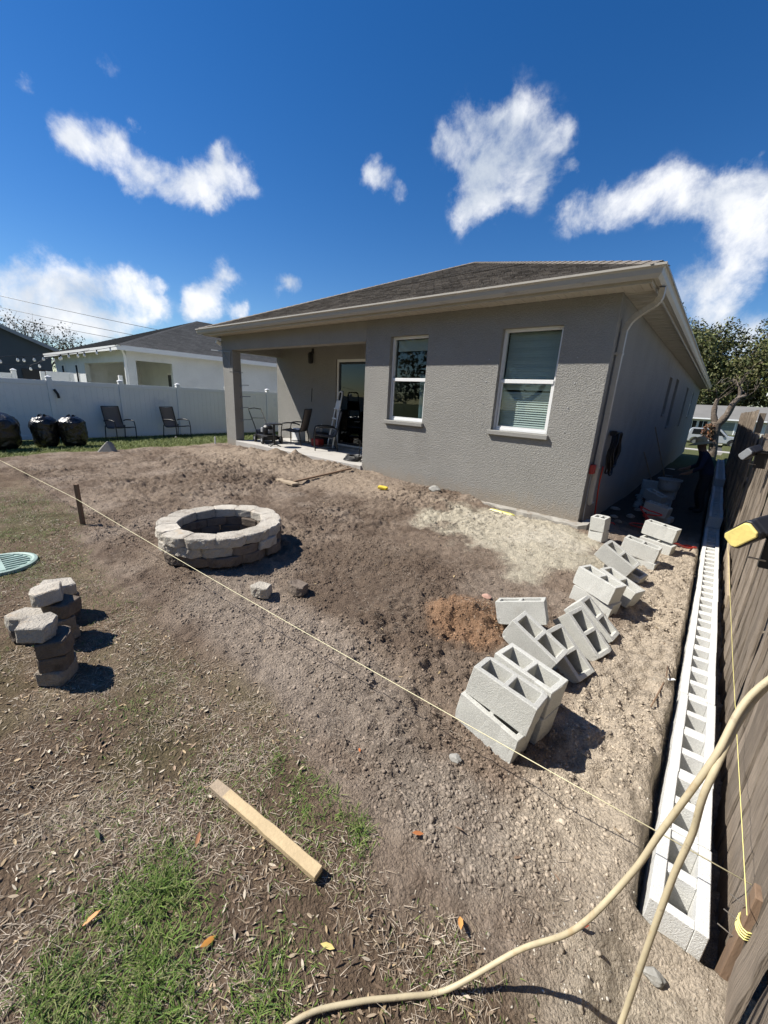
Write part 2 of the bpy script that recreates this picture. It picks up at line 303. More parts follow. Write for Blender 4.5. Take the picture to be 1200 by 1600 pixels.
OLDWOOD = pmat('weathered fence wood', (0.225, 0.185, 0.145), rough=0.92, var=0.3, scale=9, fine=130, finevar=0.34, bump=0.9, bscale=110, bdist=0.012, spec=0.15, rnd=0.25, stretch=(1,1,0.035), spots=[(9, 0.60, (0.085,0.068,0.055), 0.65), (5, 0.62, (0.3,0.27,0.235), 0.5)])
FRESHWOOD = pmat('fresh pine', (0.50, 0.385, 0.225), rough=0.8, var=0.14, scale=8, finevar=0.1, bump=0.3, bscale=50, spots=[(6, 0.66, (0.3,0.19,0.09), 0.5)])
DIRTYWOOD = pmat('dirty board', (0.36, 0.285, 0.2), rough=0.9, var=0.2, scale=8, bump=0.4)
STAKEWOOD = pmat('brown stake wood', (0.19, 0.125, 0.08), rough=0.9, var=0.25, scale=12, bump=0.5, bscale=60, stretch=(1,1,0.15))
STRING = pmat('yellow mason line', (0.78, 0.70, 0.25), rough=0.6, var=0.02, bump=0)
PALESTRING = pmat('pale mason line', (0.72, 0.66, 0.42), rough=0.6, var=0.02, bump=0)
HOSE = pmat('tan rubber hose', (0.47, 0.40, 0.26), rough=0.55, var=0.14, scale=14, finevar=0.06, bump=0.08, bscale=60, spots=[(16, 0.58, (0.36,0.23,0.10), 0.5), (38, 0.60, (0.16,0.12,0.08), 0.55), (5, 0.6, (0.30,0.25,0.17), 0.5)])
REDHOSE = pmat('red air hose', (0.42, 0.035, 0.02), rough=0.4, var=0.1, bump=0.03)
BLACKHOSE = pmat('black rubber hose', (0.012, 0.012, 0.013), rough=0.5, var=0.1, bump=0.05)
REDPL = pmat('red plastic', (0.30, 0.03, 0.025), rough=0.5, bump=0.02)
GREENPL = pmat('green septic plastic', (0.30, 0.40, 0.35), rough=0.55, var=0.12, scale=8, bump=0.1, spots=[(9, 0.56, (0.10,0.12,0.09), 0.7)])
YELLOWF = pmat('yellow sponge', (0.75, 0.55, 0.06), rough=0.8, bump=0.3)
LENS = pmat('yellowed lens', (0.80, 0.66, 0.22), rough=0.22, var=0.15, scale=14, bump=0.12, bscale=60, spec=0.6, coat=0.4, spots=[(30, 0.62, (0.35,0.25,0.09), 0.5)])
BLACKPL = pmat('black plastic', (0.016, 0.016, 0.018), rough=0.4, var=0.1, bump=0.05)
GREYPL = pmat('grey plastic', (0.25, 0.26, 0.27), rough=0.4, bump=0.03)
BUCKETM = pmat('grey tub plastic', (0.42, 0.42, 0.40), rough=0.6, var=0.15, scale=12, bump=0.1, spots=[(12, 0.55, (0.2,0.19,0.17), 0.6)])
STEEL = pmat('bare steel', (0.45, 0.44, 0.42), rough=0.35, metal=0.9, bump=0.02)
BULB = pmat('frosted bulb', (0.8, 0.8, 0.76), rough=0.25, bump=0, spec=0.6)
BARK = pmat('oak bark', (0.15, 0.118, 0.09), rough=0.95, var=0.35, scale=3, fine=14, finevar=0.2, bump=1.0, bscale=12, bdist=0.06, spots=[(1.2, 0.55, (0.34,0.3,0.26), 0.7)])
LEAFM = pmat('foliage', (0.05, 0.07, 0.02), rough=0.6, attr='Col', var=0.1, bump=0, spec=0.3)
GRASSM = pmat('grass blades', (0.1, 0.1, 0.05), rough=0.65, attr='Col', var=0.06, scale=3, finevar=0.0, bump=0, spec=0.25)
ASPHALT = pmat('asphalt', (0.06, 0.06, 0.06), rough=0.9, bump=0.3)
CARPAINT = pmat('silver car paint', (0.52, 0.54, 0.56), rough=0.25, metal=0.4, var=0.02, finevar=0, bump=0, coat=0.6)
CARGLASS = pmat('dark car glass', (0.012, 0.014, 0.016), rough=0.08, var=0, finevar=0, bump=0, spec=0.7)
TYRE = pmat('tyre rubber', (0.012, 0.012, 0.012), rough=0.85, bump=0.1)
STRAW = pmat('straw hat', (0.5, 0.38, 0.2), rough=0.9, bump=0.3, bscale=120)
SKIN = pmat('skin', (0.25, 0.14, 0.09), rough=0.6, var=0.06, bump=0)
SHIRT = pmat('navy shirt', (0.02, 0.026, 0.05), rough=0.9, bump=0.2, bscale=30)
TROUSER = pmat('dark trousers', (0.03, 0.03, 0.034), rough=0.9, bump=0.2)
CREAM = pmat('cream wall paint', (0.62, 0.60, 0.55), rough=0.85, bump=0.1)
GARAGE = pmat('sage garage door', (0.2, 0.22, 0.185), rough=0.7, bump=0.05)
GREYROOF = pmat('grey far roof', (0.17, 0.165, 0.155), rough=0.9, var=0.12, scale=0.6, bump=0.3, bscale=6)
def shingle_mat(name, c1, c2, c3):
    m = bpy.data.materials.new(name); m.use_nodes = True; t = m.node_tree; L = t.links; b = t.nodes['Principled BSDF']; b.inputs['Roughness'].default_value = 0.95; b.inputs['Specular IOR Level'].default_value = 0.15
    uv = N(t, 'ShaderNodeUVMap')
    br = N(t, 'ShaderNodeTexBrick'); br.offset = 0.37; br.inputs['Scale'].default_value = 1; br.inputs['Brick Width'].default_value = 0.19; br.inputs['Row Height'].default_value = 0.14
    br.inputs['Mortar Size'].default_value = 0.004; br.inputs['Bias'].default_value = 0.0
    br.inputs['Color1'].default_value = (*c1, 1); br.inputs['Color2'].default_value = (*c2, 1); br.inputs['Mortar'].default_value = (*c3, 1)
    L.new(uv.outputs[0], br.inputs['Vector'])
    g = N(t, 'ShaderNodeNewGeometry'); n1 = N(t, 'ShaderNodeTexNoise'); n1.inputs['Scale'].default_value = 1.2; n1.inputs['Detail'].default_value = 6; L.new(g.outputs['Position'], n1.inputs['Vector'])
    n2 = N(t, 'ShaderNodeTexNoise'); n2.inputs['Scale'].default_value = 45; n2.inputs['Detail'].default_value = 3; L.new(g.outputs['Position'], n2.inputs['Vector'])
    a = N(t, 'ShaderNodeMath', operation='MULTIPLY_ADD'); L.new(n1.outputs['Fac'], a.inputs[0]); a.inputs[1].default_value = 0.6; a.inputs[2].default_value = 0.35
    c = N(t, 'ShaderNodeMath', operation='MULTIPLY_ADD'); L.new(n2.outputs['Fac'], c.inputs[0]); c.inputs[1].default_value = 0.9; L.new(a.outputs[0], c.inputs[2])
    sc = N(t, 'ShaderNodeVectorMath', operation='SCALE'); L.new(br.outputs['Color'], sc.inputs[0]); L.new(c.outputs[0], sc.inputs['Scale']); L.new(sc.outputs[0], b.inputs['Base Color'])
    bp = N(t, 'ShaderNodeBump'); bp.inputs['Strength'].default_value = 0.6; bp.inputs['Distance'].default_value = 0.01; L.new(n2.outputs['Fac'], bp.inputs['Height']); L.new(bp.outputs[0], b.inputs['Normal'])
    MATS[name] = m; return m
SHINGLE = shingle_mat('brown shingles', (0.225,0.20,0.17), (0.125,0.108,0.09), (0.05,0.043,0.036))
NSHINGLE = shingle_mat('grey shingles', (0.10,0.10,0.098), (0.065,0.066,0.066), (0.035,0.035,0.035))

# ------------------------------------------------------------------ ground
GP = [(0,-.12,-.05),(-2.3,-.12,.0),(-4.5,-.25,.07),(-6,-.6,.06),(-8,-.6,.03),(-10.3,-.4,-.03),(-14.3,-1.6,-.14),(-13.9,-4.4,-.15),(-14.6,4,-.14),(-2.7,-4.3,-.10),
(-5,-3,-.08),(-9,-4,-.12),(-1.2,-2.5,-.12),(0.2,-1.2,-.12),(.9,-1.0,-.30),(.9,-3,-.31),(1.3,-2,-.34),(1.3,-4.6,-.37),(.7,-4.5,-.31),(.75,-4.,-.33),(-.3,-4.,-.22),(-1.6,-6,-.25),(0,-6,-.28),(.7,-6.3,-.33),(1.4,-6.5,-.42),(-4,-7,-.2),(-8,-9,-.2),
(.4,-.35,-.2),(.5,.4,-.22),(1.2,1.2,-.36),(1,5,-.36),(1,12,-.5),(1,22,-.9),(1,36,-1.4),(10,36,-1.4),(-10,36,-1.4),(3,0,-.5),(6,0,-.6),(6,12,-.8),(3,-8,-.5),(-2,-12,-.3),(-30,-3,-.2),(-30,15,-.3),(30,60,-1.5),(-30,60,-1.5),(0,-40,-.4),(40,0,-1)]
def g0(x, y):
    x = np.asarray(x, float); y = np.asarray(y, float); n = np.zeros(x.shape); d = np.zeros(x.shape)
    for a, b, c in GP:
        w = 1/((x-a)**2+(y-b)**2+.25)**1.6; n += w*c; d += w
    return n/d
GRASS_EDGE = [(-40,-6.5),(-9.1,-5.36),(-7.19,-5.12),(-5.16,-4.99),(-3.37,-5.31),(-1.87,-5.26),(-1.37,-5.23),(-0.61,-5.22),(-0.21,-5.12),(0.5,-5.18),(0.75,-5.39),(1.06,-5.24),(1.3,-5.3),(1.45,-5.6),(1.6,-7),(1.6,-40)]
def grass_side(x, y):
    """positive inside the thatch/lawn on the camera side"""
    gx = np.array([p[0] for p in GRASS_EDGE]); gy = np.array([p[1] for p in GRASS_EDGE])
    e = np.interp(x, gx[:14], gy[:14])
    v = e-y
    return np.where(x > 1.45, -0.3, v)+0.16*fbm(x, y, 1.9, 4, 5)
def lawn_side(x, y):
    """positive on the strip of lawn by the white fence"""
    e = np.interp(y, [-12,-5.15,-3.94,-2.64,-1.11,-.34,1,4], [-10.9,-10.83,-11.1,-10.75,-10.35,-10.5,-10.5,-10.5])
    return e-x+0.35*fbm(x, y, 0.9, 4, 31)
def blob(x, y, cx, cy, rx, ry, a=0, nz=0.35, seed=3):
    c, s = math.cos(a), math.sin(a); u = ((x-cx)*c+(y-cy)*s)/rx; v = (-(x-cx)*s+(y-cy)*c)/ry
    return 1-np.sqrt(u*u+v*v)+nz*fbm(x, y, 2.2, 5, seed)
def ground_h(x, y, fine=True):
    z = g0(x, y); near = np.exp(-(((x+2)/11)**2+((y+3)/6)**2)**2)
    gr = sst(-.05, .12, grass_side(x, y)); dirt = (1-gr)*near
    z = z+dirt*(0.030*fbm(x, y, 1.3, 3, 11))
    r = 1-np.abs(fbm(x, y, 3.6, 4, 21, 0.6))
    rough = (0.55+0.75*sst(-.2, .35, fbm(x, y, 0.8, 2, 91)))*(1+.5*sst(-2.5, -5, x))
    z = z+dirt*rough*(0.058*(r-0.75)+0.036*fbm(x, y, 8, 5, 41, 0.75)+0.018*np.minimum(0, fbm(x, y, 4.2, 2, 45)+.15)*6*.35+0.016*(1-np.abs(fbm(x, y, 15, 2, 43)))-0.008+0.02*fbm(x, y, 23, 2, 44))
    z = z+gr*near*(0.02*fbm(x, y, 1.6, 3, 51)+0.012*fbm(x, y, 14, 3, 52))
    z = z+np.clip(blob(x, y, -.4, -1.15, 1.35, .85, -.15, .3, 3), 0, 1)*0.035*near
    z = z+np.clip(blob(x, y, -.02, -3.42, .42, .40, 0, .35, 4), 0, 1)*0.13*(1+0.5*fbm(x, y, 8, 3, 61))
    for cx, cy, h, rr in ((-7.9,-.62,.17,.42),(-7.2,-.40,.22,.40),(-6.35,-.42,.20,.42),(-8.6,-.6,.10,.4),(-5.5,-.35,.08,.5)):   # spoil heaps along the slab
        d = np.hypot((x-cx), (y-cy)); z = z+h*np.clip(1-d/rr, 0, 1)**1.2*(1+.35*fbm(x, y, 5, 3, 71))
    # footing trench round the block wall, ragged edge
    e = 0.03*fbm(x, y, 5, 4, 81); inT = (y > -4.85+e) & (y < 14)
    dl = 1.535-x+e*1.0
    tr = sst(.05, -.005, dl)*sst(2.05, 1.95, x)
    z = np.where(y > -4.9, z-tr*0.22*sst(-4.76, -4.66, y+e), z)
    z = z+sst(.0, .1, dl)*sst(.28, .08, dl)*0.035*sst(-6, -5, y)*near*(0.6+fbm(x, y, 9, 3, 84))    # crumbs heaped at the lip
    z = z-0.085*sst(1.38, 1.55, x+e)*sst(-4.6, -5.0, y)*sst(-9, -7, y)
    return z
def axis_coords(a, b, st, lo, hi, gr=1.07):
    c = list(np.arange(a, b+1e-6, st)); s = st
    while c[-1] < hi: s *= gr; c.append(c[-1]+s)
    s = st; f = []
    q = c[0]
    while q > lo: s *= gr; q -= s; f.append(q)
    return np.array(f[::-1]+c)
def soil_col(x, y):
    # soil colours patch by patch, plus shade painted into the side yard
    col = np.tile(np.array([.205, .158, .122]), (len(x), 1))
    def mixc(mask, c):
        nonlocal col
        k = np.clip(mask, 0, 1)[:, None]; col = col*(1-k)+np.array(c)*k
    mixc(sst(-.25, .5, fbm(x, y, .9, 5, 101))*.8, (.285, .228, .180))
    mixc(sst(-.1, .4, fbm(x, y, 2.7, 5, 102))*.6, (.115, .082, .062))
    mixc(sst(.05, .4, fbm(x, y, 1.7, 4, 103))*.6, (.31, .255, .208))
    mixc(sst(-.2, .5, blob(x, y, -.75, -3.55, 1.25, .95, -.1, .6, 23))*.75, (.135, .10, .075))     # dark loose loam
    mixc(sst(-.2, .5, blob(x, y, .05, -4.75, .45, .3, 0, .6, 24))*.6, (.12, .09, .067))
    mixc(sst(-.1, .5, blob(x, y, -1.0, -4.75, 1.7, .5, -.05, .5, 7))*.7, (.29, .245, .205))      # trodden grey strip by the pit
    mixc(sst(-.1, .5, blob(x, y, .7, -4.95, .6, .32, 0, .5, 8))*.8, (.28, .24, .20))
    mixc(sst(-.3, .4, blob(x, y, -6.3, -1.0, 4.0, 1.0, .05, .5, 9))*.75, (.36, .29, .225))           # sandy spoil by the slab
    mixc(sst(-.05, .3, blob(x, y, -.5, -1.1, 1.75, 1.1, -.12, .55, 3)), (.46, .42, .335))            # pale sand fan at the corner
    mixc(sst(-.0, .5, blob(x, y, -.2, -.9, 1.0, .6, -.1, .7, 13))*.7, (.56, .52, .435))
    mixc(sst(-.1, .35, blob(x, y, .0, -3.42, .5, .42, 0, .5, 4))*.85, (.27, .165, .10))             # orange subsoil
    mixc(sst(.85, 1.15, x+.12*fbm(x, y, 3, 3, 14))*sst(-5.3, -4.6, y)*.95, (.46, .395, .315))          # walked strip by the block wall
    mixc(sst(1.2, 1.5, x+.1*fbm(x, y, 4, 3, 15))*sst(-4.7, -5.1, y)*.95, (.47, .41, .325))
    mixc(sst(.9, 2.0, y+.3*fbm(x, y, 2, 3, 19))*sst(2.1, 1.9, x)*.9, (.055, .045, .036))  # painted shade: side yard soil darkened past the house corner
    gm = sst(-.06, .18, grass_side(x, y)); mixc(gm, (.145, .105, .074))
    mixc(gm*sst(-.1, .5, fbm(x, y, 2.3, 4, 16))*.7, (.235, .185, .132))
    mixc(gm*sst(.1, .5, fbm(x, y, 1.4, 4, 17))*.5, (.09, .09, .04))
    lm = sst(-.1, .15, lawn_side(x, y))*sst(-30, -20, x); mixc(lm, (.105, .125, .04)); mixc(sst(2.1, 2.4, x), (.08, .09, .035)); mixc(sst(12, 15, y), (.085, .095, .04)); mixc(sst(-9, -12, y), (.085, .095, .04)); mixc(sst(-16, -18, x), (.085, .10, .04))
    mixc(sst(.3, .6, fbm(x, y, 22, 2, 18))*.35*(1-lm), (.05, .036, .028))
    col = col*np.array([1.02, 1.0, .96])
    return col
def make_ground():
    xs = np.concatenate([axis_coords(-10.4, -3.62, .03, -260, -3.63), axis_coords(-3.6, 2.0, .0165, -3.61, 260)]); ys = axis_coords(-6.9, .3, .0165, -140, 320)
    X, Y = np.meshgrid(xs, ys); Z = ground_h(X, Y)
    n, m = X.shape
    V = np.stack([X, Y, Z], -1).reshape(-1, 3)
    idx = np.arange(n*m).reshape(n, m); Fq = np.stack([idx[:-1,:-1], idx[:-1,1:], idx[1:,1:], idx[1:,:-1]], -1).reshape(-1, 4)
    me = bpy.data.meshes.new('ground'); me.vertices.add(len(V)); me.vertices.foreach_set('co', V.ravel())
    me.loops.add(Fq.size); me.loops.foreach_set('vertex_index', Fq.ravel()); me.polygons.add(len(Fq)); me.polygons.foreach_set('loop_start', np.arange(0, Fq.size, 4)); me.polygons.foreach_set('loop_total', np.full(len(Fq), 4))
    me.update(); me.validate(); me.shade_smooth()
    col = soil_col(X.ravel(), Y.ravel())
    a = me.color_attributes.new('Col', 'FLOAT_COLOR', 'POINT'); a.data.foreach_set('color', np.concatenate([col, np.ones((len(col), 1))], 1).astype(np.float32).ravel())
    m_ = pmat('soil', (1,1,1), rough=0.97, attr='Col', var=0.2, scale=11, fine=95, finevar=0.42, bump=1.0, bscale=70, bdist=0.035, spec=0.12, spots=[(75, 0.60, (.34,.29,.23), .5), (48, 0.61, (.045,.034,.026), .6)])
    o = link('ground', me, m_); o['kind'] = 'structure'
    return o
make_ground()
def gz(x, y): return float(ground_h(np.array([x]), np.array([y]))[0])

# ------------------------------------------------------------------ the grey house
def holed_wall(mb, u0, u1, z0, z1, holes, t, M=None):
    us = sorted({u0, u1, *[h[0] for h in holes], *[h[1] for h in holes]}); zs = sorted({z0, z1, *[h[2] for h in holes], *[h[3] for h in holes]})
    inh = lambda u, z: any(h[0] < u < h[1] and h[2] < z < h[3] for h in holes)
    for i in range(len(us)-1):
        for j in range(len(zs)-1):
            a, b, c, d = us[i], us[i+1], zs[j], zs[j+1]
            if inh((a+b)/2, (c+d)/2): continue
            mb.add([(a,0,c),(b,0,c),(b,0,d),(a,0,d)], [(0,1,2,3)], M); mb.add([(a,t,c),(b,t,c),(b,t,d),(a,t,d)], [(3,2,1,0)], M)
    for (a, b, c, d) in holes+[]:
        for q in ([(a,0,c),(b,0,c),(b,t,c),(a,t,c)], [(a,0,d),(a,t,d),(b,t,d),(b,0,d)], [(a,0,c),(a,t,c),(a,t,d),(a,0,d)], [(b,0,c),(b,0,d),(b,t,d),(b,t,c)]): mb.add(q, [(0,1,2,3)], M)
    for q in ([(u0,0,z0),(u0,t,z0),(u0,t,z1),(u0,0,z1)], [(u1,0,z0),(u1,0,z1),(u1,t,z1),(u1,t,z0)], [(u0,0,z1),(u0,t,z1),(u1,t,z1),(u1,0,z1)], [(u0,0,z0),(u1,0,z0),(u1,t,z0),(u0,t,z0)]): mb.add(q, [(0,1,2,3)], M)
    return mb
def wall_build(mb, name, mat, parent):
    me = bpy.data.meshes.new(name); me.from_pydata([tuple(v) for v in mb.v], [], mb.f); me.update()
    bm = bmesh.new(); bm.from_mesh(me); bmesh.ops.remove_doubles(bm, verts=bm.verts, dist=1e-5); bmesh.ops.recalc_face_normals(bm, faces=bm.faces); bm.to_mesh(me); bm.free()
    return link(name, me, mat, parent)
house = thing('house', 'single storey grey stucco house with brown shingle roof and covered patio', 'house', (0, 0, 0))
WT = 0.2
W2 = (-1.608, -.678, 1.185, 2.753); W1 = (-3.904, -3.02, 1.185, 2.753)
XL = -10.337; YE = 24.0; ZS = 3.09
wall_build(holed_wall(MB(), -4.552, -WT, -.35, ZS, [W1, W2], WT), 'wall', STUCCO, house)
MY = Matrix(((0,-1,0,0),(1,0,0,0),(0,0,1,0),(0,0,0,1)))      # u->+Y, depth->-X
SW = [(7.45, 8.2, 1.58, 2.58), (9.35, 10.25, 1.2, 2.66), (14.2, 15.1, 1.2, 2.66), (18.2, 19.1, 1.5, 2.66)]
wall_build(holed_wall(MB(), 0, YE, -.6, ZS, SW, WT, MY), 'wall', STUCCO, house)
# patio recess
DOOR = (-7.47, -4.95, .17, 2.60)
wall_build(holed_wall(MB(), XL, -4.552, -.3, ZS, [DOOR], WT, Matrix.Translation((0, 1.9, 0))), 'wall', STUCCO, house)
b = MB(); b.box(-4.552, -4.36, WT, 1.9, -.3, ZS); wall_build(b, 'wall', STUCCO, house)
b = MB(); b.box(XL, XL+WT, 2.1, YE, -.4, ZS); b.box(XL+WT, -WT, YE-WT, YE, -.6, ZS); wall_build(b, 'wall', STUCCO, house)
b = MB(); b.box(XL, -9.783, 0, .27, -.3, 2.70); b.build('patio_column', STUCCO, house, bevel=.012)
b = MB(); b.box(XL, -4.552, 0, .27, 2.7, ZS); b.box(XL, XL+.25, .27, 1.9, 2.7, ZS); b.build('patio_beam', STUCCO_TRIM, house)
b = MB(); b.box(XL+.25, -4.552, .27, 1.9, ZS-.06, ZS); b.build('patio_ceiling', SOFFIT, house)
b = MB(); b.box(-9.78, -4.552, -.035, 1.9, -.2, .14); sl_ = b.build('patio_slab', CONC, house, bevel=.01)
b = MB()
pts = [(-4.6,-.0),(-4.6,-.05),(-3.3,-.09),(-2.2,-.07),(-1.2,-.13),(-.5,-.16),(.05,-.19),(.16,-.1),(.14,.3),(.06,.3),(.06,0)]
b.prism(pts, -.4, -.06); fo = b.mesh('footing'); fo.materials.append(FOOT)
bm = bmesh.new(); bm.from_mesh(fo); bmesh.ops.subdivide_edges(bm, edges=[e_ for e_ in bm.edges if e_.calc_length() > .2 and abs(e_.verts[0].co.x-e_.verts[1].co.x) > .1], cuts=9)
bmesh.ops.triangulate(bm, faces=bm.faces)
for v in bm.verts:
    if v.co.y < -.02: n_ = mnoise.noise_vector(v.co*5); v.co += Vector((0, n_.y*.05, n_.z*.035-.01))
bm.to_mesh(fo); bm.free(); link('footing', fo, None, house)

def window(parent, hole, flip=None, recess=.085, kind=0):
    a, bb, c, d = hole; M = flip
    w = MB(); f = .045
    def bx(mb, x0, x1, y0, y1, z0, z1): mb.box(x0, x1, y0, y1, z0, z1, M)
    bx(w, a, a+f, recess, recess+.07, c, d); bx(w, bb-f, bb, recess, recess+.07, c, d); bx(w, a+f, bb-f, recess, recess+.07, d-f, d); bx(w, a+f, bb-f, recess, recess+.07, c, c+f)
    win = w.build('window_frame', WHITE, parent, bevel=.004)
    mid = (c+d)/2
    s = MB(); bx(s, a+f, bb-f, recess-.012, recess+.05, mid-.03, mid+.03); s.build('meeting_rail', WHITE, win, bevel=.004)
    s = MB(); e = .028
    for x0, x1, z0, z1 in ((a+f, a+f+e, c+f+e, mid-.03), (bb-f-e, bb-f, c+f+e, mid-.03), (a+f, bb-f, c+f, c+f+e)): bx(s, x0, x1, recess+.006, recess+.04, z0, z1)
    s.build('lower_sash', WHITE, win, bevel=.003)
    s = MB(); bx(s, a+f+e, bb-f-e, recess+.022, recess+.027, c+f+e, mid-.03); s.build('pane', GLASS, win)
    s = MB(); bx(s, a+f, bb-f, recess+.045, recess+.05, mid+.03, d-f); s.build('pane', GLASS, win)
    return win
win2 = window(house, W2); win1 = window(house, W1)
for hole, wn in ((W1, win1), (W2, win2)):
    b = MB(); b.box(hole[0]-.035, hole[1]+.035, -.055, .082, hole[2]-.075, hole[2]-.002); b.build('window_sill', STUCCO_TRIM, house, bevel=.008)
# blinds: a full one in the wide window, a drawn-up one in the narrow window
b = MB(); a_, b_, c_, d_ = W2; z = d_-.06; k = 0
while z > c_+.10:
    if not (c_+.62 < z < c_+.66):
        M = Matrix.Translation(((a_+b_)/2, .215, z)) @ Matrix.Rotation(R(58+4*math.sin(k*1.7)), 4, 'X'); b.box(-.42, .42, -.024, .024, -.0015, .0015, M)
    z -= .036; k += 1
b.box(a_+.05, b_-.05, .20, .235, c_+.06, c_+.085); b.build('blind', BLIND, win2)
b = MB(); a_, b_, c_, d_ = W1
for k in range(9): b.box(a_+.06, b_-.06, .19, .24, d_-.07-.022*k, d_-.054-.022*k)
b.build('blind', BLIND, win1)
b = MB(); n = 24; vs = []
for i in range(n+1):
    u = i/n; xx = b_-.33+u*.2; yy = .30+.022*math.sin(u*26)
    vs += [(xx+.03*(1-u), yy, c_-.3), (xx, yy, c_+.9)]
b.add(vs, [(2*i, 2*i+2, 2*i+3, 2*i+1) for i in range(n)]); b.build('curtain', CURTAIN, win1)
b = MB(); b.box(-4.34, -.22, 3.2, 3.25, -.3, 3.0); b.box(-4.34, -.22, .22, 3.2, -.3, .0); b.box(-2.4, -2.35, .22, 3.2, 0, 3.0); b.box(-4.34,-.22,.22,3.2,2.95,3.0); b.build('room_interior', ROOM, house)
for i, h in enumerate(SW):
    wn = window(house, h, MY, .12 if i < 3 else .03)
    b = MB(); b.box(h[0]-.03, h[1]+.03, -.04, .11, h[2]-.07, h[2]-.002, MY); b.build('window_sill', STUCCO_TRIM, house, bevel=.006)
# sliding door
a_, b_, c_, d_ = DOOR; f = .07
dm = MB(); y0 = 1.94
for q in ((a_, a_+f, c_, d_), (b_-f, b_, c_, d_), (a_+f, b_-f, d_-f, d_), (a_+f, b_-f, c_, c_+.05)): dm.box(q[0], q[1], y0, y0+.11, q[2], q[3])
door = dm.build('sliding_door', WHITE, house, bevel=.004)
mx_ = (a_+b_)/2
dm = MB()
for x0, x1, yy in ((a_+f, mx_+.03, y0+.02), (mx_-.03, b_-f, y0+.06)):
    e = .06
    for q in ((x0, x0+e, c_+.05, d_-f), (x1-e, x1, c_+.05, d_-f), (x0+e, x1-e, d_-f-e, d_-f), (x0+e, x1-e, c_+.05, c_+.05+e)): dm.box(q[0], q[1], yy, yy+.035, q[2], q[3])
    p = MB(); p.box(x0+e, x1-e, yy+.014, yy+.02, c_+.05+e, d_-f-e); p.build('pane', DARKGLASS, door)
dm.build('door_panel', BLACKPL, door, bevel=.003)
b = MB(); b.box(a_-.2, b_+.2, 3.4, 3.45, .1, 2.9); b.box(a_-.2, b_+.2, 2.12, 3.4, .05, .1); b.box(a_-.2, b_+.2, 2.12, 3.4, 2.9, 2.95); b.build('room_interior', ROOM, house)
b = MB(); b.box(-7.9, -4.6, 1.62, 1.9, .1405, .165); b.build('door_step', CONC, house, bevel=.01)
# wall lantern and cord on the patio wall
lt = MB(); M = Matrix.Translation((-8.49, 1.80, 2.62))
lt.lathe([(.0,.19),(.05,.18),(.085,.13),(.075,.12),(.07,-.10),(.05,-.13),(0,-.14)], 8, M); lt.bar((-8.49,1.8,2.80),(-8.49,1.895,2.86),.02,.02); lt.box(-8.53,-8.45,1.88,1.899,2.78,2.92)
lt.build('wall_lantern', BLACKM, house)
b = MB(); b.tube([(-8.53,1.895,1.78),(-8.54,1.885,1.6),(-8.55,1.89,1.38)], .008, 6); b.build('hanging_cord', BLACKPL, house)
# roof with stepped courses
def roof_plane(mb, A, B, C_, D, uvs, step=.145, lift=.016):
    A, B, C_, D = map(Vector, (A, B, C_, D)); nrm = (B-A).cross(D-A).normalized(); along = (B-A).normalized()
    slope = (D-A)-along*((D-A).dot(along)); Ls = slope.length; n = max(1, int(Ls/step))
    for i in range(n):
        t0, t1 = i/n, (i+1)/n
        p = [A.lerp(D, t0)+nrm*lift, B.lerp(C_, t0)+nrm*lift, B.lerp(C_, t1)+nrm*.001, A.lerp(D, t1)+nrm*.001]
        mb.add(p, [(0,1,2,3)]); uvs += [((q-A).dot(along), Ls*tt+.002) for q, tt in zip(p, (t0, t0, t1-.012/Ls, t1-.012/Ls))]
        q = [A.lerp(D, t0)+nrm*-.002, B.lerp(C_, t0)+nrm*-.002, p[1], p[0]]
        mb.add(q, [(0,1,2,3)]); uvs += [((w-A).dot(along), Ls*t0+.001) for w in q]
def roof_obj(planes, mat, parent, name='roof', caps=()):
    mb = MB(); uvs = []
    for p in planes: roof_plane(mb, *p, uvs)
    me = bpy.data.meshes.new(name); me.from_pydata([tuple(v) for v in mb.v], [], mb.f); me.update()
    ul = me.uv_layers.new(name='UVMap'); lv = np.zeros(len(me.loops), np.int32); me.loops.foreach_get('vertex_index', lv)
    ul.data.foreach_set('uv', np.array(uvs, np.float32)[lv].ravel())
    o = link(name, me, mat, parent)
    cp = MB()
    for a, b in caps:
        a = Vector(a); b = Vector(b); n = max(1, int((b-a).length/.2)); t = (b-a).normalized(); s = t.cross(Vector((0,0,1))).normalized(); u = s.cross(t)
        for i in range(n):
            p0 = a.lerp(b, i/n); p1 = a.lerp(b, (i+1)/n+.05/n)
            cp.add([p0-s*.12-u*.045+u*.008, p0+u*.012, p0+s*.12-u*.045+u*.008, p1-s*.12-u*.045, p1+u*.004, p1+s*.12-u*.045], [(0,1,4,3),(1,2,5,4),(0,3,4,1)][:2])
    if caps:
        c = cp.build('ridge_cap', mat, o)
        c.data.uv_layers.new(name='UVMap')
    return o
e = .43; ze = 3.248; PT = .408; xc = (XL-e+e)/2 if False else (XL+0)/2
x0, x1, y0, y1 = XL-e, e, -e, YE+e; hw = (x1-x0)/2; zr = ze+PT*hw; xc = (x0+x1)/2
roof_obj([((x0,y0,ze),(x1,y0,ze),(xc,y0+hw,zr),(xc,y0+hw,zr)), ((x1,y0,ze),(x1,y1,ze),(xc,y1-hw,zr),(xc,y0+hw,zr)), ((x1,y1,ze),(x0,y1,ze),(xc,y1-hw,zr),(xc,y1-hw,zr)), ((x0,y1,ze),(x0,y0,ze),(xc,y0+hw,zr),(xc,y1-hw,zr))], SHINGLE, house,
         caps=[((x0,y0,ze+.02),(xc,y0+hw,zr+.02)), ((x1,y0,ze+.02),(xc,y0+hw,zr+.02)), ((xc,y0+hw,zr+.02),(xc,y1-hw,zr+.02))])
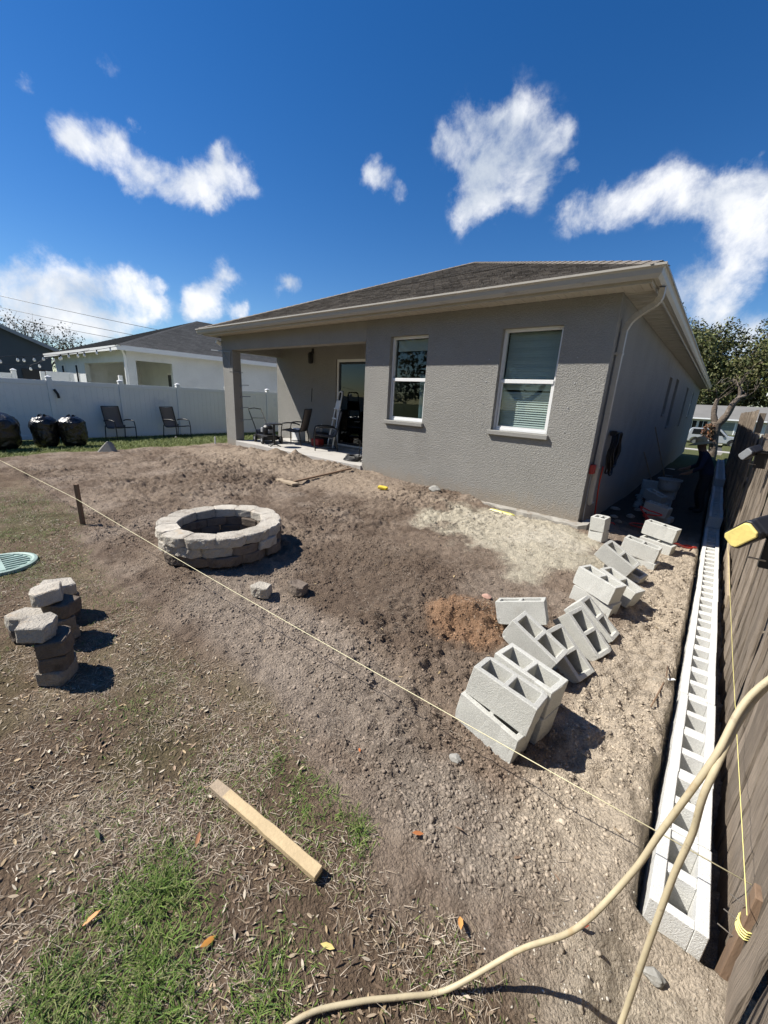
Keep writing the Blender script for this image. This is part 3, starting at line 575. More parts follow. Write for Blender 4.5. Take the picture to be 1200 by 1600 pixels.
# gutter, fascia, soffit
prof = [(.362,3.235),(.362,3.115),(.42,3.108),(.448,3.15),(.458,3.20),(.47,3.215),(.487,3.222),(.487,3.246),(.476,3.246),(.476,3.232),(.462,3.224),(.448,3.205),(.438,3.155),(.414,3.12),(.372,3.125),(.372,3.235)]
def swept(prof, xa, yb):
    m = MB(); n = len(prof); vs = []
    for k in range(3):
        for d, z in prof: vs.append([(xa,-d,z),(d,-d,z),(d,yb,z)][k])
    fs = [(k*n+i, k*n+(i+1)%n, (k+1)*n+(i+1)%n, (k+1)*n+i) for k in range(2) for i in range(n)]
    fs += [tuple(range(n)), tuple(range(2*n, 3*n))]
    return m.add(vs, fs)
swept(prof, XL-.55, YE+.43).build('gutter', GUTTER, house)
swept([(.335,3.075),(.358,3.075),(.358,3.243),(.335,3.243)], XL-.36, YE+.36).build('fascia', GUTTER, house)
b = MB(); b.box(XL-.36, XL-.335, -.334, YE+.36, 3.075, 3.243); b.build('fascia', GUTTER, house)
b = MB(); b.box(XL-.335, .335, -.335, -.0, ZS+.012, ZS+.02); b.box(0, .335, 0, YE, ZS+.012, ZS+.02); b.box(XL-.335, XL, 0, YE, ZS+.012, ZS+.02); b.build('soffit_backing', BLACKPL, house)
sp = MB(); sp.box(-.148, .148, -.166, .166, 0, .012)
for q in (-.05, .05): sp.box(q-.006, q+.006, -.166, .166, -.006, 0)
spm = sp.mesh('soffit_panel'); xx = .17
spm.materials.append(SOFFIT)
while xx > XL-.3: link('soffit_panel', spm, None, house, (xx, -.168, ZS)); xx -= .30
yy = .15
while yy < YE: link('soffit_panel', spm, None, house, (.168, yy, ZS), (0, 0, math.pi/2)); yy += .30
# downspout at the corner
dp = catmull([(.425,.02,3.11),(.42,.06,3.02),(.38,.11,2.95),(.25,.18,2.88),(.13,.23,2.80),(.065,.25,2.68),(.06,.25,2.5),(.06,.25,1.2),(.06,.25,.32),(.09,.25,.2)], 6)
m = MB(); vs = []; n = len(dp)
for i, p in enumerate(dp):
    t = (dp[min(i+1,n-1)]-dp[max(i-1,0)]).normalized(); yv = Vector((0,1,0)); s = yv.cross(t).normalized(); yv = t.cross(s)
    rib = .004*(i % 2) if 6 < i < 30 else 0
    for sx, sy in ((-1,-1),(1,-1),(1,1),(-1,1)): vs.append(p+s*sx*(.032+rib)+yv*sy*(.042+rib))
fs = [(4*i+k, 4*i+(k+1)%4, 4*i+4+(k+1)%4, 4*i+4+k) for i in range(n-1) for k in range(4)]
ds = m.add(vs, fs).build('downspout', GUTTER, house, bevel=.006)
for z in (2.35, .75):
    b = MB(); b.box(.0, .098, .195, .305, z, z+.03); b.build('strap', GUTTER, ds)
b = MB(); b.box(.001, .07, .06, .16, .68, .82); b.build('outlet_box', REDPL, house, bevel=.008)
b = MB(); b.tube([(.03,.11,.68),(.03,.12,.4),(.04,.12,-.1)], .008, 6); b.build('conduit', GREYPL, house)
for k, (x, z) in enumerate([(-.42,2.3),(-.40,1.95),(-.43,1.6),(-.42,1.25),(-1.78,2.3),(-1.80,1.6),(-1.77,1.25),(-4.05,2.25),(-1.79,1.95)]):
    b = MB(); b.lathe([(.009,-.004),(.009,.006),(0,.009)], 8, Matrix.Translation((x,0,z)) @ Matrix.Rotation(R(90),4,'X')); b.build('shutter_anchor', STEEL, house)
fl = MB(); fl.box(-10.42,-10.35,.05,.15,2.85,3.02); fl.lathe([(.0,.1),(.05,.09),(.065,-.05),(.0,-.055)], 12, Matrix.Translation((-10.43,-.02,2.92)) @ Matrix.Rotation(R(70),4,'X')); fl.build('flood_light', WHITE, house)
# ------------------------------------------------------------------ concrete blocks
def block_mesh(L=.397, Wd=.194, H=.194, name='concrete_block', seed=0):
    xs = [-L/2, -L/2+.033, -.014, .014, L/2-.033, L/2] if L > .3 else [-L/2, -L/2+.033, -.013, .013, L/2-.033, L/2]
    ys = [-Wd/2, -Wd/2+.034, Wd/2-.034, Wd/2]
    me = bpy.data.meshes.new(name); bm = bmesh.new(); V = {}
    def v(i, j, k):
        if (i,j,k) not in V: V[(i,j,k)] = bm.verts.new((xs[i], ys[j], (-H/2, H/2)[k]))
        return V[(i,j,k)]
    hole = lambda i, j: j == 1 and i in (1, 3)
    for i in range(5):
        for j in range(3):
            if not hole(i, j):
                bm.faces.new((v(i,j,1), v(i+1,j,1), v(i+1,j+1,1), v(i,j+1,1))); bm.faces.new((v(i,j,0), v(i,j+1,0), v(i+1,j+1,0), v(i+1,j,0)))
            for (di, dj, a, b) in ((0,-1,(i,j),(i+1,j)), (1,0,(i+1,j),(i+1,j+1)), (0,1,(i+1,j+1),(i,j+1)), (-1,0,(i,j+1),(i,j))):
                ni, nj = i+di, j+dj; out = not (0 <= ni < 5 and 0 <= nj < 3) or hole(ni, nj)
                if out and not hole(i, j): bm.faces.new((v(*a,0), v(*b,0), v(*b,1), v(*a,1)))
    bmesh.ops.recalc_face_normals(bm, faces=bm.faces)
    es = [e for e in bm.edges if len(e.link_faces) == 2 and e.calc_face_angle(0) > .5]
    bmesh.ops.bevel(bm, geom=es, offset=.0035, segments=1, affect='EDGES')
    bmesh.ops.subdivide_edges(bm, edges=[e for e in bm.edges if e.calc_length() > .05], cuts=3)
    for q in bm.verts:
        n = mnoise.noise_vector(q.co*31+Vector((L*9, seed*4.3, 3))); q.co += n*.0018
    rc = random.Random(seed+3)
    for _ in range(4):      # knocked corners and edges
        c0 = Vector((rc.choice((-L/2, L/2)) if rc.random() < .6 else rc.uniform(-L/2, L/2), rc.choice((-Wd/2, Wd/2)), rc.choice((-H/2, H/2)))); rr_ = rc.uniform(.012, .03)
        for q in bm.verts:
            d_ = (q.co-c0).length
            if d_ < rr_: q.co -= c0.normalized()*(rr_-d_)*.45
    bm.to_mesh(me); bm.free(); me.materials.append(BLOCK); return me
BMV = [block_mesh(seed=k_) for k_ in range(5)]; BMH = block_mesh(.194, name='half_block')
def loose_block(pos, e, label, half=False):
    o = link('half_block' if half else 'concrete_block', BMH if half else BMV[int(abs(pos[1]*37)) % 5], None, None, pos, [R(a) for a in e])
    return tag(o, label, 'block', 'loose concrete blocks heaped along the wall')
for pos, e, lab in [
 ((.69,-4.39,-.219), (-3,7.3,-8), 'grey concrete block at the near end of the heap, lower one touching the string'),
 ((.722,-4.337,-.034), (-5.4,8,-2.5), 'grey concrete block resting on the lower block at the near end of the heap'),
 ((.745,-4.13,-.238), (-2,5,-10), 'mostly hidden concrete block below the second block from the near end'),
 ((.763,-4.112,-.039), (-.3,5.4,-10.5), 'upper concrete block directly behind the nearest pair, two open cells up'),
 ((.641,-3.638,-.08), (4.4,24.6,-5.2), 'concrete block slumped to the right just beyond the two near pairs'),
 ((.39,-3.22,-.09), (-15,-16,16), 'concrete block standing apart on the orange soil, long side facing the fire pit'),
 ((.80,-3.42,-.215), (6,38,-14), 'concrete block under the slumped one, its right cell showing'),
 ((.848,-3.06,-.19), (7.2,39.7,-14), 'steeply tipped concrete block with two rectangular cells facing the camera'),
 ((.849,-2.74,-.205), (-1.9,38.3,-7.2), 'tipped concrete block leaning against the back of the steepest one'),
 ((.771,-2.238,-.042), (-4.1,8.7,-19.9), 'level upper concrete block in the middle of the heap with two cells up'),
 ((.765,-2.24,-.236), (-4,7,-13), 'lower concrete block under the level one in the middle of the heap'),
 ((.90,-1.93,-.13), (-4,16,-20), 'concrete block half hidden behind the level one in the middle of the heap'),
 ((.774,-1.352,-.035), (6.8,27.7,-8.3), 'large looking tilted concrete block in front of the two far uprights'),
 ((.86,-1.25,-.22), (4,14,-14), 'lower concrete block with dark end cell under the tilted far one'),
 ((.918,-.646,-.06), (-1.8,7.9,-4.7), 'upper concrete block second from the far end of the sunlit heap'),
 ((.93,-.64,-.252), (-2,6,-12), 'lower concrete block second from the far end of the sunlit heap'),
 ((1.033,.193,.016), (-2.6,5.4,-12), 'upright concrete block topmost at the far end of the sunlit heap'),
 ((1.03,.05,-.185), (-2,5,-12), 'lower concrete block at the far end of the sunlit heap'),
 ((.80,2.25,-.10), (0,8,-16), 'shaded concrete block with open cells, upper of the nearer shaded pair'),
 ((.86,2.32,-.29), (0,5,-12), 'shaded concrete block under the nearer open-celled one'),
 ((.62,3.55,-.10), (2,14,-30), 'shaded concrete block of the farther pair beside the tub'),
 ((.68,3.6,-.28), (0,6,-22), 'lower shaded concrete block of the farther pair beside the tub'),
 ((.42,4.9,-.26), (0,3,-5), 'shaded concrete block close to the house wall behind the tub'),
 ((.40,4.92,-.065), (0,2,8), 'shaded concrete block on top of the one close to the house wall'),
 ]: loose_block(pos, e, lab)
loose_block((.354,-.311,.072), (3,-2,-10), 'half size concrete block on top of another beside the house corner', True)
loose_block((.362,-.30,-.124), (-2,-2,-14), 'half size concrete block on the ground beside the house corner', True)
# the laid wall of bond beam blocks (webs lower than the two shells)
def beam_block():
    b = MB(); L = .3965; h = .097; d = .008
    for s in (-1, 1): b.box(-L/2, L/2, min(s*.097, s*.053), max(s*.097, s*.053), -h, h)
    for x, w in ((-L/2+.019, .038), (0, .05), (L/2-.019, .038)): b.add([(x-w/2,-.0531,-h),(x+w/2,-.0531,-h),(x+w/2,.0531,-h),(x-w/2,.0531,-h),(x-w/2,-.0531,h-d*.75),(x+w/2,-.0531,h-d*.75),(x+w/2,.0531,h-d),(x-w/2,.0531,h-d)], [(0,3,2,1),(4,5,6,7),(0,1,5,4),(1,2,6,5),(2,3,7,6),(3,0,4,7)])
    me = b.mesh('concrete_block', bevel=.003); me.materials.append(BLOCK); return me
LITBLOCK = pmat('lit concrete block', (0.63, 0.625, 0.59), rough=0.93, var=0.06, scale=5, fine=150, finevar=0.2, bump=0.8, bscale=170, bdist=0.006, spec=0.2, rnd=0.05, spots=[(130, 0.65, (0.3,0.29,0.27), 0.5)])  # same kind of block, sun glare put into a brighter colour
BB = beam_block(); BB.materials.clear(); BB.materials.append(LITBLOCK)
bw = thing('block_wall', 'long low wall of hollow concrete blocks laid in the trench by the wooden fence', 'wall', (1.638, -4.73, -.5))
def wall_block(y, z): o = link('concrete_block', BB, None, bw, (random.uniform(-.003,.003), y+4.73, z+.5), (0, 0, math.pi/2+random.uniform(-.006,.006))); return o
y = -4.53; k = 0
while y < 12.3:
    tops = [-.289-.197]
    tops.append(-.289)
    if y > 2.35: tops.append(-.289+.197)
    if y > 6.6: tops.append(-.289+.394)
    for t in tops[-2:] if k else tops: wall_block(y if tops.index(t) % 2 == 1 else y+.0, t-.097+random.uniform(-.002,.002))
    y += .4; k += 1

# ------------------------------------------------------------------ retaining wall stones
def stone_mesh(w=.31, d=.205, h=.10, seed=0, name='stone'):
    rnd = random.Random(seed)
    poly = [(-w/2, -d/2+.035), (-w/2+.04, -d/2+.008), (-.06, -d/2-.014), (.06, -d/2-.014), (w/2-.04, -d/2+.008), (w/2, -d/2+.035), (w/2-.045, d/2), (-w/2+.045, d/2)]
    b = MB(); b.prism(poly, -h/2, h/2); me = b.mesh(name, bevel=.008)
    bm = bmesh.new(); bm.from_mesh(me); bmesh.ops.subdivide_edges(bm, edges=[e for e in bm.edges if e.calc_length() > .05], cuts=2, use_grid_fill=True)
    for v in bm.verts:
        n = mnoise.noise_vector(v.co*17+Vector((seed*3.1, 0, 0)))*.011+mnoise.noise_vector(v.co*45+Vector((0, seed*2.3, 0)))*.006
        k = 1.0 if v.co.y < -d/2+.06 else .5
        v.co += n*k
    bm.to_mesh(me); bm.free(); return me
SMS = [stone_mesh(seed=i) for i in range(4)]; SMD = [stone_mesh(seed=10+i) for i in range(3)]
for m in SMS: m.materials.append(STONE)
for m in SMD: m.materials.append(STONE_DARK)
SMM = [stone_mesh(seed=20+i) for i in range(3)]
for m in SMM: m.materials.append(STONE_MID)
pit = thing('fire_pit', 'round fire pit ring of stacked retaining wall stones with pale caps', 'fire pit', (-2.69, -4.265, -.10))
nst = 13
FM = {}
def pit_stone(r, ang, z, me, tilt=0): return link('stone', me, None, pit, (r*math.cos(ang), r*math.sin(ang), z), (R(random.uniform(-1.5,1.5)+tilt), R(random.uniform(-1.5,1.5)), ang+math.pi/2+R(random.uniform(-2,2))))
for i in range(nst):
    a = 2*math.pi*(i+.3)/nst; pit_stone(.535+random.uniform(-.01,.01), a, .25, SMS[i % 4])
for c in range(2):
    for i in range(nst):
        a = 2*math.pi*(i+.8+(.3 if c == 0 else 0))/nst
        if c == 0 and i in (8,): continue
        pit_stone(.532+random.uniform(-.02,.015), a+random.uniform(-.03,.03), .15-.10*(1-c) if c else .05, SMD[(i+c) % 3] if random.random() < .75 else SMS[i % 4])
b = MB(); vs = []; n = 28; rr = [0,.12,.22,.32,.42,.47]
for j, r in enumerate(rr):
    for k in range(n):
        a = 2*math.pi*k/n; vs.append((r*math.cos(a), r*math.sin(a), .03+.02*mnoise.noise(Vector((r*math.cos(a)*9, r*math.sin(a)*9, 2)))))
b.add(vs, [(j*n+k, j*n+(k+1)%n, (j+1)*n+(k+1)%n, (j+1)*n+k) for j in range(len(rr)-1) for k in range(n)])
ASH = pmat('ash', (.07,.065,.06), rough=.98, var=.4, scale=14, bump=.8, bscale=50, bdist=.02, spots=[(14,.6,(.25,.24,.22),.7)])
b.build('ash_bed', ASH, pit, smooth=True)
# loose stones
def loose_stone(x, y, z, rz, me, label, tilt=(0, 0), sc=1.0):
    o = link('retaining_stone', me, None, None, (x, y, z), (R(tilt[0]), R(tilt[1]), R(rz))); o.scale = (sc, sc, 1)
    return tag(o, label, 'stone', 'loose retaining wall stones')
gA = gz(-1.62, -6.02)
for i, (dx, dy, rz, me, lab, tl) in enumerate([
  (0,.0,150,SMM[0],'brown retaining stone at the bottom of the nearest stack on the grass',(1,0)),
  (.0,.0,170,SMD[0],'dark crumbly retaining stone second from the bottom of the nearest stack',(2,-2)),
  (.01,.01,165,SMD[1],'dark retaining stone under the top cap of the nearest stack',(-3,2)),
  (-.045,-.05,160,SMS[1],'pale retaining stone capping the nearest stack',(5,4))]):
    loose_stone(-1.60+dx, -5.99+dy, gA+.05+.103*i, rz, me, lab, tl, .80)
gB = gz(-2.1, -5.88)
for i, (dx, dy, rz, me, lab, tl) in enumerate([
  (0,.0,10,SMM[1],'retaining stone at the bottom of the middle stack',(1,0)),
  (.02,.0,-6,SMM[2],'retaining stone second from the bottom of the middle stack',(-1,2)),
  (.0,.03,25,SMD[2],'brown retaining stone third from the bottom of the middle stack',(1,-1)),
  (-.04,-.03,-12,SMS[0],'tilted pale retaining stone capping the middle stack',(4,-5))]):
    loose_stone(-2.07+dx, -5.87+dy, gB+.05+.103*i, rz, me, lab, tl, .80)
gC = gz(-2.45, -5.85)
for i, (rz, me, lab) in enumerate([(80,SMD[0],'retaining stone at the bottom of the farthest stack'),(95,SMD[1],'middle retaining stone of the farthest stack'),(75,SMS[2],'pale retaining stone capping the farthest stack')]):
    loose_stone(-2.42, -5.80, gC+.05+.103*i, rz, me, lab, (2, 3), .8)
gD = gz(-2.35, -6.08)
loose_stone(-2.22, -6.02, gD+.05, 30, SMD[2], 'lower retaining stone beside the middle stack, left of it', (0, 0), .8)
loose_stone(-2.22, -6.02, gD+.153, 40, SMS[1], 'upper pale retaining stone left of the middle stack', (-3, 2), .8)
loose_stone(-1.56, -4.50, gz(-1.56,-4.5)+.05, 20, SMS[3], 'single tall retaining stone on the dirt right of the fire pit, left of two', (2, 0), .62)
loose_stone(-1.37, -4.23, gz(-1.37,-4.23)+.035, 5, SMD[1], 'single darker retaining stone on the dirt right of the fire pit, right of two', (-3, 2), .62)
def rock(name, loc, sc, seed, mat, label, cat='rock', sub=3):
    bm = bmesh.new(); bmesh.ops.create_icosphere(bm, subdivisions=sub, radius=1)
    for v in bm.verts:
        n = v.co.normalized(); v.co = n*(1+.35*mnoise.noise(n*1.3+Vector((seed,0,0)))+.12*mnoise.noise(n*4+Vector((0,seed,0))))
        for a in (Vector((.6,.2,.75)), Vector((-.7,.5,.4)), Vector((.1,-.9,.3)), Vector((-.3,-.2,.93))):
            d = v.co.dot(a.normalized()); 
            if d > .72: v.co -= a.normalized()*(d-.72)*.9
        v.co = Vector((v.co.x*sc[0], v.co.y*sc[1], v.co.z*sc[2]))
    me = bpy.data.meshes.new(name); bm.to_mesh(me); bm.free()
    return tag(link(name, me, mat, None, loc), label, cat)
def tri_rock(name, loc, rz, label):
    b = MB(); b.add([(-.24,-.10,-.05),(.24,-.12,-.05),(.20,.14,-.05),(-.16,.12,-.05),(.04,-.04,.30),(.12,.06,.26),(-.2,-.02,.05)], [(0,1,4),(1,5,4),(1,2,5),(2,3,5),(3,6,5),(6,4,5),(3,0,6),(0,4,6),(0,3,2,1)])
    return tag(b.build(name, ROCK, None, bevel=.02, loc=loc, rot=(0,0,rz)), label, 'rock')
tri_rock('rock', (-10.6,-3.15,-.10), .8, 'pointed grey rock at the edge of the lawn in front of the garden chairs')
rock('rock', (-2.47,-.22,gz(-2.47,-.22)+.04), (.12,.08,.07), 2.2, ROCK, 'small grey rock lying against the base of the stucco wall')
rock('rubble_chunk', (1.60,-4.91,gz(1.60,-4.91)+.02), (.035,.024,.022), 5.1, ROCK, 'grey concrete chip in front of the block wall end', 'rubble')
rock('rubble_chunk', (.62,-4.70,gz(.62,-4.70)+.015), (.034,.026,.018), 6.1, ROCK, 'pale rubble chip on the soil below the nearest block', 'rubble')
rock('brick_chip', (-.05,-2.95,gz(-.05,-2.95)+.015), (.05,.03,.025), 8.1, pmat('pink chip', (.42,.26,.2), bump=.3), 'pinkish chip on the dirt above the orange soil', 'rubble')
b = MB(); b.prism([(-.09,-.05),(.08,-.06),(.10,.03),(.02,.06),(-.08,.05)], -.025, .025); tag(b.build('sponge', YELLOWF, None, bevel=.015, seg=2, loc=(-3.12,-.95,gz(-3.12,-.95)+.03), rot=(.05,.1,.5)), 'yellow sponge lying on the dirt below the narrow window', 'sponge')
b = MB(); b.add([(-.22,-.035,0),(.2,-.05,0),(.24,.0,0),(.1,.045,0),(-.2,.03,0),(-.2,-.02,.02),(.2,-.03,.02),(.22,0,.02),(.1,.03,.02),(-.18,.02,.02)], [(4,3,2,1,0),(5,6,7,8,9),(0,1,6,5),(1,2,7,6),(2,3,8,7),(3,4,9,8),(4,0,5,9)])
tag(b.build('plastic_sheet', pmat('lime plastic', (.62,.58,.13), rough=.4, bump=.1), None, bevel=.003, loc=(-1.1,-.27,gz(-1.1,-.27)+.02), rot=(0,0,-.1)), 'lime yellow plastic strip lying along the base of the wall under the wide window', 'plastic strip')

# ------------------------------------------------------------------ wood, string, hoses
def plank(name, a, b_, w, h, mat, label, cat='board', bend=0, twist=0, seed=1, chip=False):
    a = Vector(a); b_ = Vector(b_); n = 14; t = (b_-a).normalized(); u = t.cross(Vector((0,0,1))).normalized(); v = u.cross(t); vs = []
    rnd = random.Random(seed)
    for i in range(n+1):
        f = i/n; p = a.lerp(b_, f)+u*bend*math.sin(f*math.pi)
        ww = w/2*(1+rnd.uniform(-.06,.06)); hh = h/2
        if chip and .33 < f < .5: ww *= .86
        for sx, sy in ((-1,-1),(1,-1),(1,1),(-1,1)): vs.append(p+u*sx*ww+v*sy*hh*(1+rnd.uniform(-.08,.08)))
    fs = [(4*i+k, 4*i+(k+1)%4, 4*i+4+(k+1)%4, 4*i+4+k) for i in range(n) for k in range(4)]+[(0,3,2,1),(4*n,4*n+1,4*n+2,4*n+3)]
    return tag(MB().add(vs, fs).build(name, mat, None, bevel=.003), label, cat)
A = (-.17,-5.68); Bq = (.495,-5.58)
pk = plank('wooden_stake', (A[0],A[1],gz(*A)+.03), (Bq[0],Bq[1],gz(*Bq)+.04), .05, .032, FRESHWOOD, 'fresh yellow pine stake lying on the dry grass in the foreground', 'stake', bend=-.002)
pk.data.materials.append(DIRTYWOOD)
for p_ in pk.data.polygons:
    if p_.center.x < -.04 and p_.index % 7: p_.material_index = 1
plank('board', (-5.06,-1.83,gz(-5.06,-1.83)+.04), (-4.40,-1.93,gz(-4.4,-1.93)+.04), .14, .04, DIRTYWOOD, 'short pale board lying on the dirt in front of the patio', 'board', seed=4)
plank('batten', (-4.55,-1.84,gz(-4.55,-1.84)+.05), (-4.45,-.42,gz(-4.45,-.42)+.05), .05, .03, STAKEWOOD, 'thin brown batten running from the short board towards the house wall', 'batten', seed=5)
b = MB(); zst = gz(-4.63,-5.12)
b.box(-.024,.024,-.018,.018,-.1,.53); b.add([(-.024,-.018,-.1),(.024,-.018,-.1),(.024,.018,-.1),(-.024,.018,-.1),(0,0,-.2)], [(0,1,4),(1,2,4),(2,3,4),(3,0,4)])
tag(b.build('wooden_stake', STAKEWOOD, None, bevel=.003, loc=(-4.63,-5.12,zst), rot=(.02,.02,.6)), 'upright brown wooden stake holding the string left of the fire pit', 'stake')
def cord(name, pts, r, mat, label, cat, n=6, parent=None):
    o = MB().tube(pts, r, n).build(name, mat, parent, smooth=True)
    return tag(o, label, cat) if label else o
cord('mason_line', [(-10.35,-5.22,-.1),(-4.63,-5.145,.19)]+[(-4.63+6.46*t, -5.145+.57*t, .19-.29*t-.10*t*(1-t)) for t in (.1,.2,.3,.4,.5,.6,.7,.8,.9,1.0)], .0024, PALESTRING, 'pale yellow string stretched low across the whole yard', 'string')
cord('mason_line', [(1.772,-4.80,-.01),(1.768,-3.0,-.03),(1.77,0,-.04),(1.77,6,-.04)], .0014, STRING, 'bright yellow string running along the face of the wooden fence', 'string')
st = thing('line_stake', 'brown stake with wound yellow string against the wooden fence', 'stake', (1.80,-4.72,-.5))
MB().box(-.014,.014,-.03,.03,0,.53).build('post', STAKEWOOD, st, bevel=.003)
b = MB()
for k in range(4): b.tube([(.020*math.cos(t), .037*math.sin(t), .33+k*.012+.002*t) for t in np.linspace(0,2*math.pi,13)], .003, 5)
b.build('wound_string', STRING, st)
for z in (.44,.36,.28): MB().tube([(-.015,0,z),(-.06,.004,z+.006)], .0022, 5).build('nail', STEEL, st)
def dirt_path(P, dz): return [(x, y, gz(x, y)+dz) for x, y in P]
h1 = [(2.02,-5.0,1.2),(1.87,-4.98,1.39),(1.73,-4.99,1.22),(1.565,-5.04,.94),(1.516,-5.14,.747),(1.4625,-5.18,.483),(1.428,-5.21,.315),(1.341,-5.30,.093),(1.21,-5.32,-.16)]+dirt_path([(1.054,-5.486),(.95,-5.60),(.847,-5.712),(.735,-5.86),(.70,-6.02),(.74,-6.3),(.85,-6.6)], .014)
h2 = [(2.03,-4.95,1.15),(1.88,-4.95,1.40),(1.745,-4.97,1.21),(1.579,-5.02,.94),(1.521,-5.16,.706),(1.524,-5.165,.524),(1.516,-5.18,.368),(1.512,-5.21,.125),(1.513,-5.232,-.20),(1.50,-5.33,gz(1.5,-5.33)+.02),(1.45,-5.55,gz(1.45,-5.55)+.016),(1.3,-5.9,gz(1.3,-5.9)+.016)]
cord('garden_hose', catmull(h1, 10), .0082, HOSE, 'tan rubber hose draped from the fence and snaking left over the grass', 'hose', 12)
cord('garden_hose', catmull(h2, 10), .0082, HOSE, 'tan rubber hose hanging from the fence straight down to the trench end', 'hose', 12)
# ------------------------------------------------------------------ wooden fence on the right
wf = thing('wooden_fence', 'weathered grey wooden picket fence along the right edge', 'fence', (1.82, 0, -.5))
pms = []
for s in range(5):
    rnd = random.Random(s); b = MB(); w = .138; n = 7
    for zz0, zz1 in ((0, 1),):
        vs = []
        H = 1.0; m_ = 18
        for i in range(m_+1):
            z = H*i/m_; k = 1 if i < m_ else .72
            ww = w/2*k*(1+rnd.uniform(-.035,.035)); bow = .006*math.sin(i*.5+s)
            for sx, sy in ((-1,-1),(0,-1),(1,-1),(1,1),(-1,1)): vs.append((sy*.009+(rnd.uniform(-.0035,.0035))+(.0 if sx else -.001), sx*ww+bow, z))
        fs = [(5*i+k, 5*i+(k+1)%5, 5*i+5+(k+1)%5, 5*i+5+k) for i in range(m_) for k in range(5)]+[(4,3,2,1,0), tuple(5*m_+k for k in range(5))]
        b.add(vs, fs)
    me = b.mesh('picket'); me.materials.append(OLDWOOD); pms.append(me)
y = -6.3; i = 0
while y < 12.2:
    top = 1.36+random.uniform(-.02,.02) if y < 3.6 else 1.74+random.uniform(-.02,.02)
    o = link('picket', pms[random.randrange(5)], None, wf, (random.uniform(-.008,.008)+(.012 if i % 3 == 0 else 0), y, -.1), (0, R(random.uniform(-.6,.6)), R(random.uniform(-2,2)))); o.scale = (1, random.uniform(.93,1.04), top+.6)
    y += .146+random.uniform(-.003,.008); i += 1
for z in (.35, 1.05, 1.7): MB().box(.03,.07,-6.4,12.2,z,z+.085).build('rail', OLDWOOD, wf, bevel=.004)
y = -5.9
while y < 12.2: MB().box(.035,.125,y-.045,y+.045,-.3,1.9 if y < 3.4 else 2.2).build('post', OLDWOOD, wf, bevel=.004); y += 2.44
# loose pale plank and weeds at the fence foot
b = MB(); b.box(-.012,.012,-.9,.9,-.07,.07); tag(b.build('board', DIRTYWOOD, None, bevel=.003, loc=(1.79,-.35,-.16), rot=(.06,R(-6),0)), 'pale splintered board leaning on the foot of the wooden fence', 'board')
# solar lamps on the fence
def solar_lamp(loc, sc, lens_mat, label):
    t = thing('solar_lamp', label, 'lamp', loc, group='solar lamps on the wooden fence')
    n = Vector((-.55,-.78,-.18)).normalized(); u = Vector((.62,-.28,.74)); u = (u-n*u.dot(n)).normalized(); v = n.cross(u)
    M = Matrix((u, v, n)).transposed().to_4x4() @ Matrix.Scale(sc, 4)
    octo = lambda a, b, c: [(-a,-b+c),(-a+c,-b),(a-c,-b),(a,-b+c),(a,b-c),(a-c,b),(-a+c,b),(-a,b-c)]
    MB().prism(octo(.092,.052,.02), .0, .022, M).build('lens', lens_mat, t, bevel=.005, seg=2)
    MB().prism(octo(.102,.062,.022), -.03, .006, M).build('rim', BLACKPL, t, bevel=.004)
    MB().add([(-.1,-.06,-.03),(.1,-.06,-.03),(.1,.06,-.03),(-.1,.06,-.03),(.0,-.055,-.20),(.13,-.055,-.16),(.13,.055,-.16),(.0,.055,-.20)], [(0,1,2,3),(7,6,5,4),(0,4,5,1),(1,5,6,2),(2,6,7,3),(3,7,4,0)], M).build('housing', BLACKPL, t, bevel=.01, seg=2)
    MB().box(.03*sc,.27*sc,.02*sc,.16*sc,.02*sc,.06*sc).build('battery_box', BLACKPL, t, bevel=.006)
    MB().box(.12*sc,.26*sc,.06*sc,.12*sc,-.2*sc,.018*sc).build('bracket', BLACKPL, t, bevel=.004)
    MB().tube([(.06*sc,.03*sc,-.14*sc),(.16*sc,.07*sc,-.15*sc)], .006*sc, 6).build('screw', STEEL, t)
    MB().box(.02*sc,.28*sc,.01*sc,.17*sc,.0605*sc,.066*sc).build('solar_panel', CARGLASS, t, bevel=.002)
    return t
solar_lamp((1.53,-3.93,1.08), .74, LENS, 'black solar lamp with yellowed lens mounted near the top of the fence')
solar_lamp((1.60,-1.0,1.255), .66, GREYPL, 'smaller grey solar lamp farther along the fence')

# ------------------------------------------------------------------ white vinyl fence
vf = thing('vinyl_fence', 'white vinyl privacy fence with capped posts along the far left', 'fence', (-14.2, 0, -.16))
py_ = [-9.3,-7.3,-5.3,-3.42,-1.56,.28,2.18,4.08,5.98,7.9,9.8]
pm = MB(); pm.box(-.063,.063,-.063,.063,0,1.83); pmm = pm.mesh('post', bevel=.006); pmm.materials.append(VFENCE)
cm = MB(); cm.add([(-.075,-.075,0),(.075,-.075,0),(.075,.075,0),(-.075,.075,0),(-.075,-.075,.03),(.075,-.075,.03),(.075,.075,.03),(-.075,.075,.03),(0,0,.075)], [(0,3,2,1),(0,1,5,4),(1,2,6,5),(2,3,7,6),(3,0,4,7),(4,5,8),(5,6,8),(6,7,8),(7,4,8)]); cmm = cm.mesh('cap', bevel=.004); cmm.materials.append(WHITE)
for q in py_:
    p = link('post', pmm, None, vf, (0, q, 0)); link('cap', cmm, None, p, (0, 0, 1.83))
for a, b2 in zip(py_[:-1], py_[1:]):
    m = MB(); a += .064; b2 -= .064; w = (b2-a)/11
    for k in range(11): m.box(-.016, .016, a+k*w+.0025, a+(k+1)*w-.0025, .12, 1.66)
    m.box(-.010, .010, a, b2, .121, 1.659); pn = m.build('panel', VFENCE, vf)
    for z0, z1 in ((.03,.16),(1.63,1.76)): MB().box(-.03,.03,a,b2,z0,z1).build('rail', VFENCE, vf, bevel=.005)
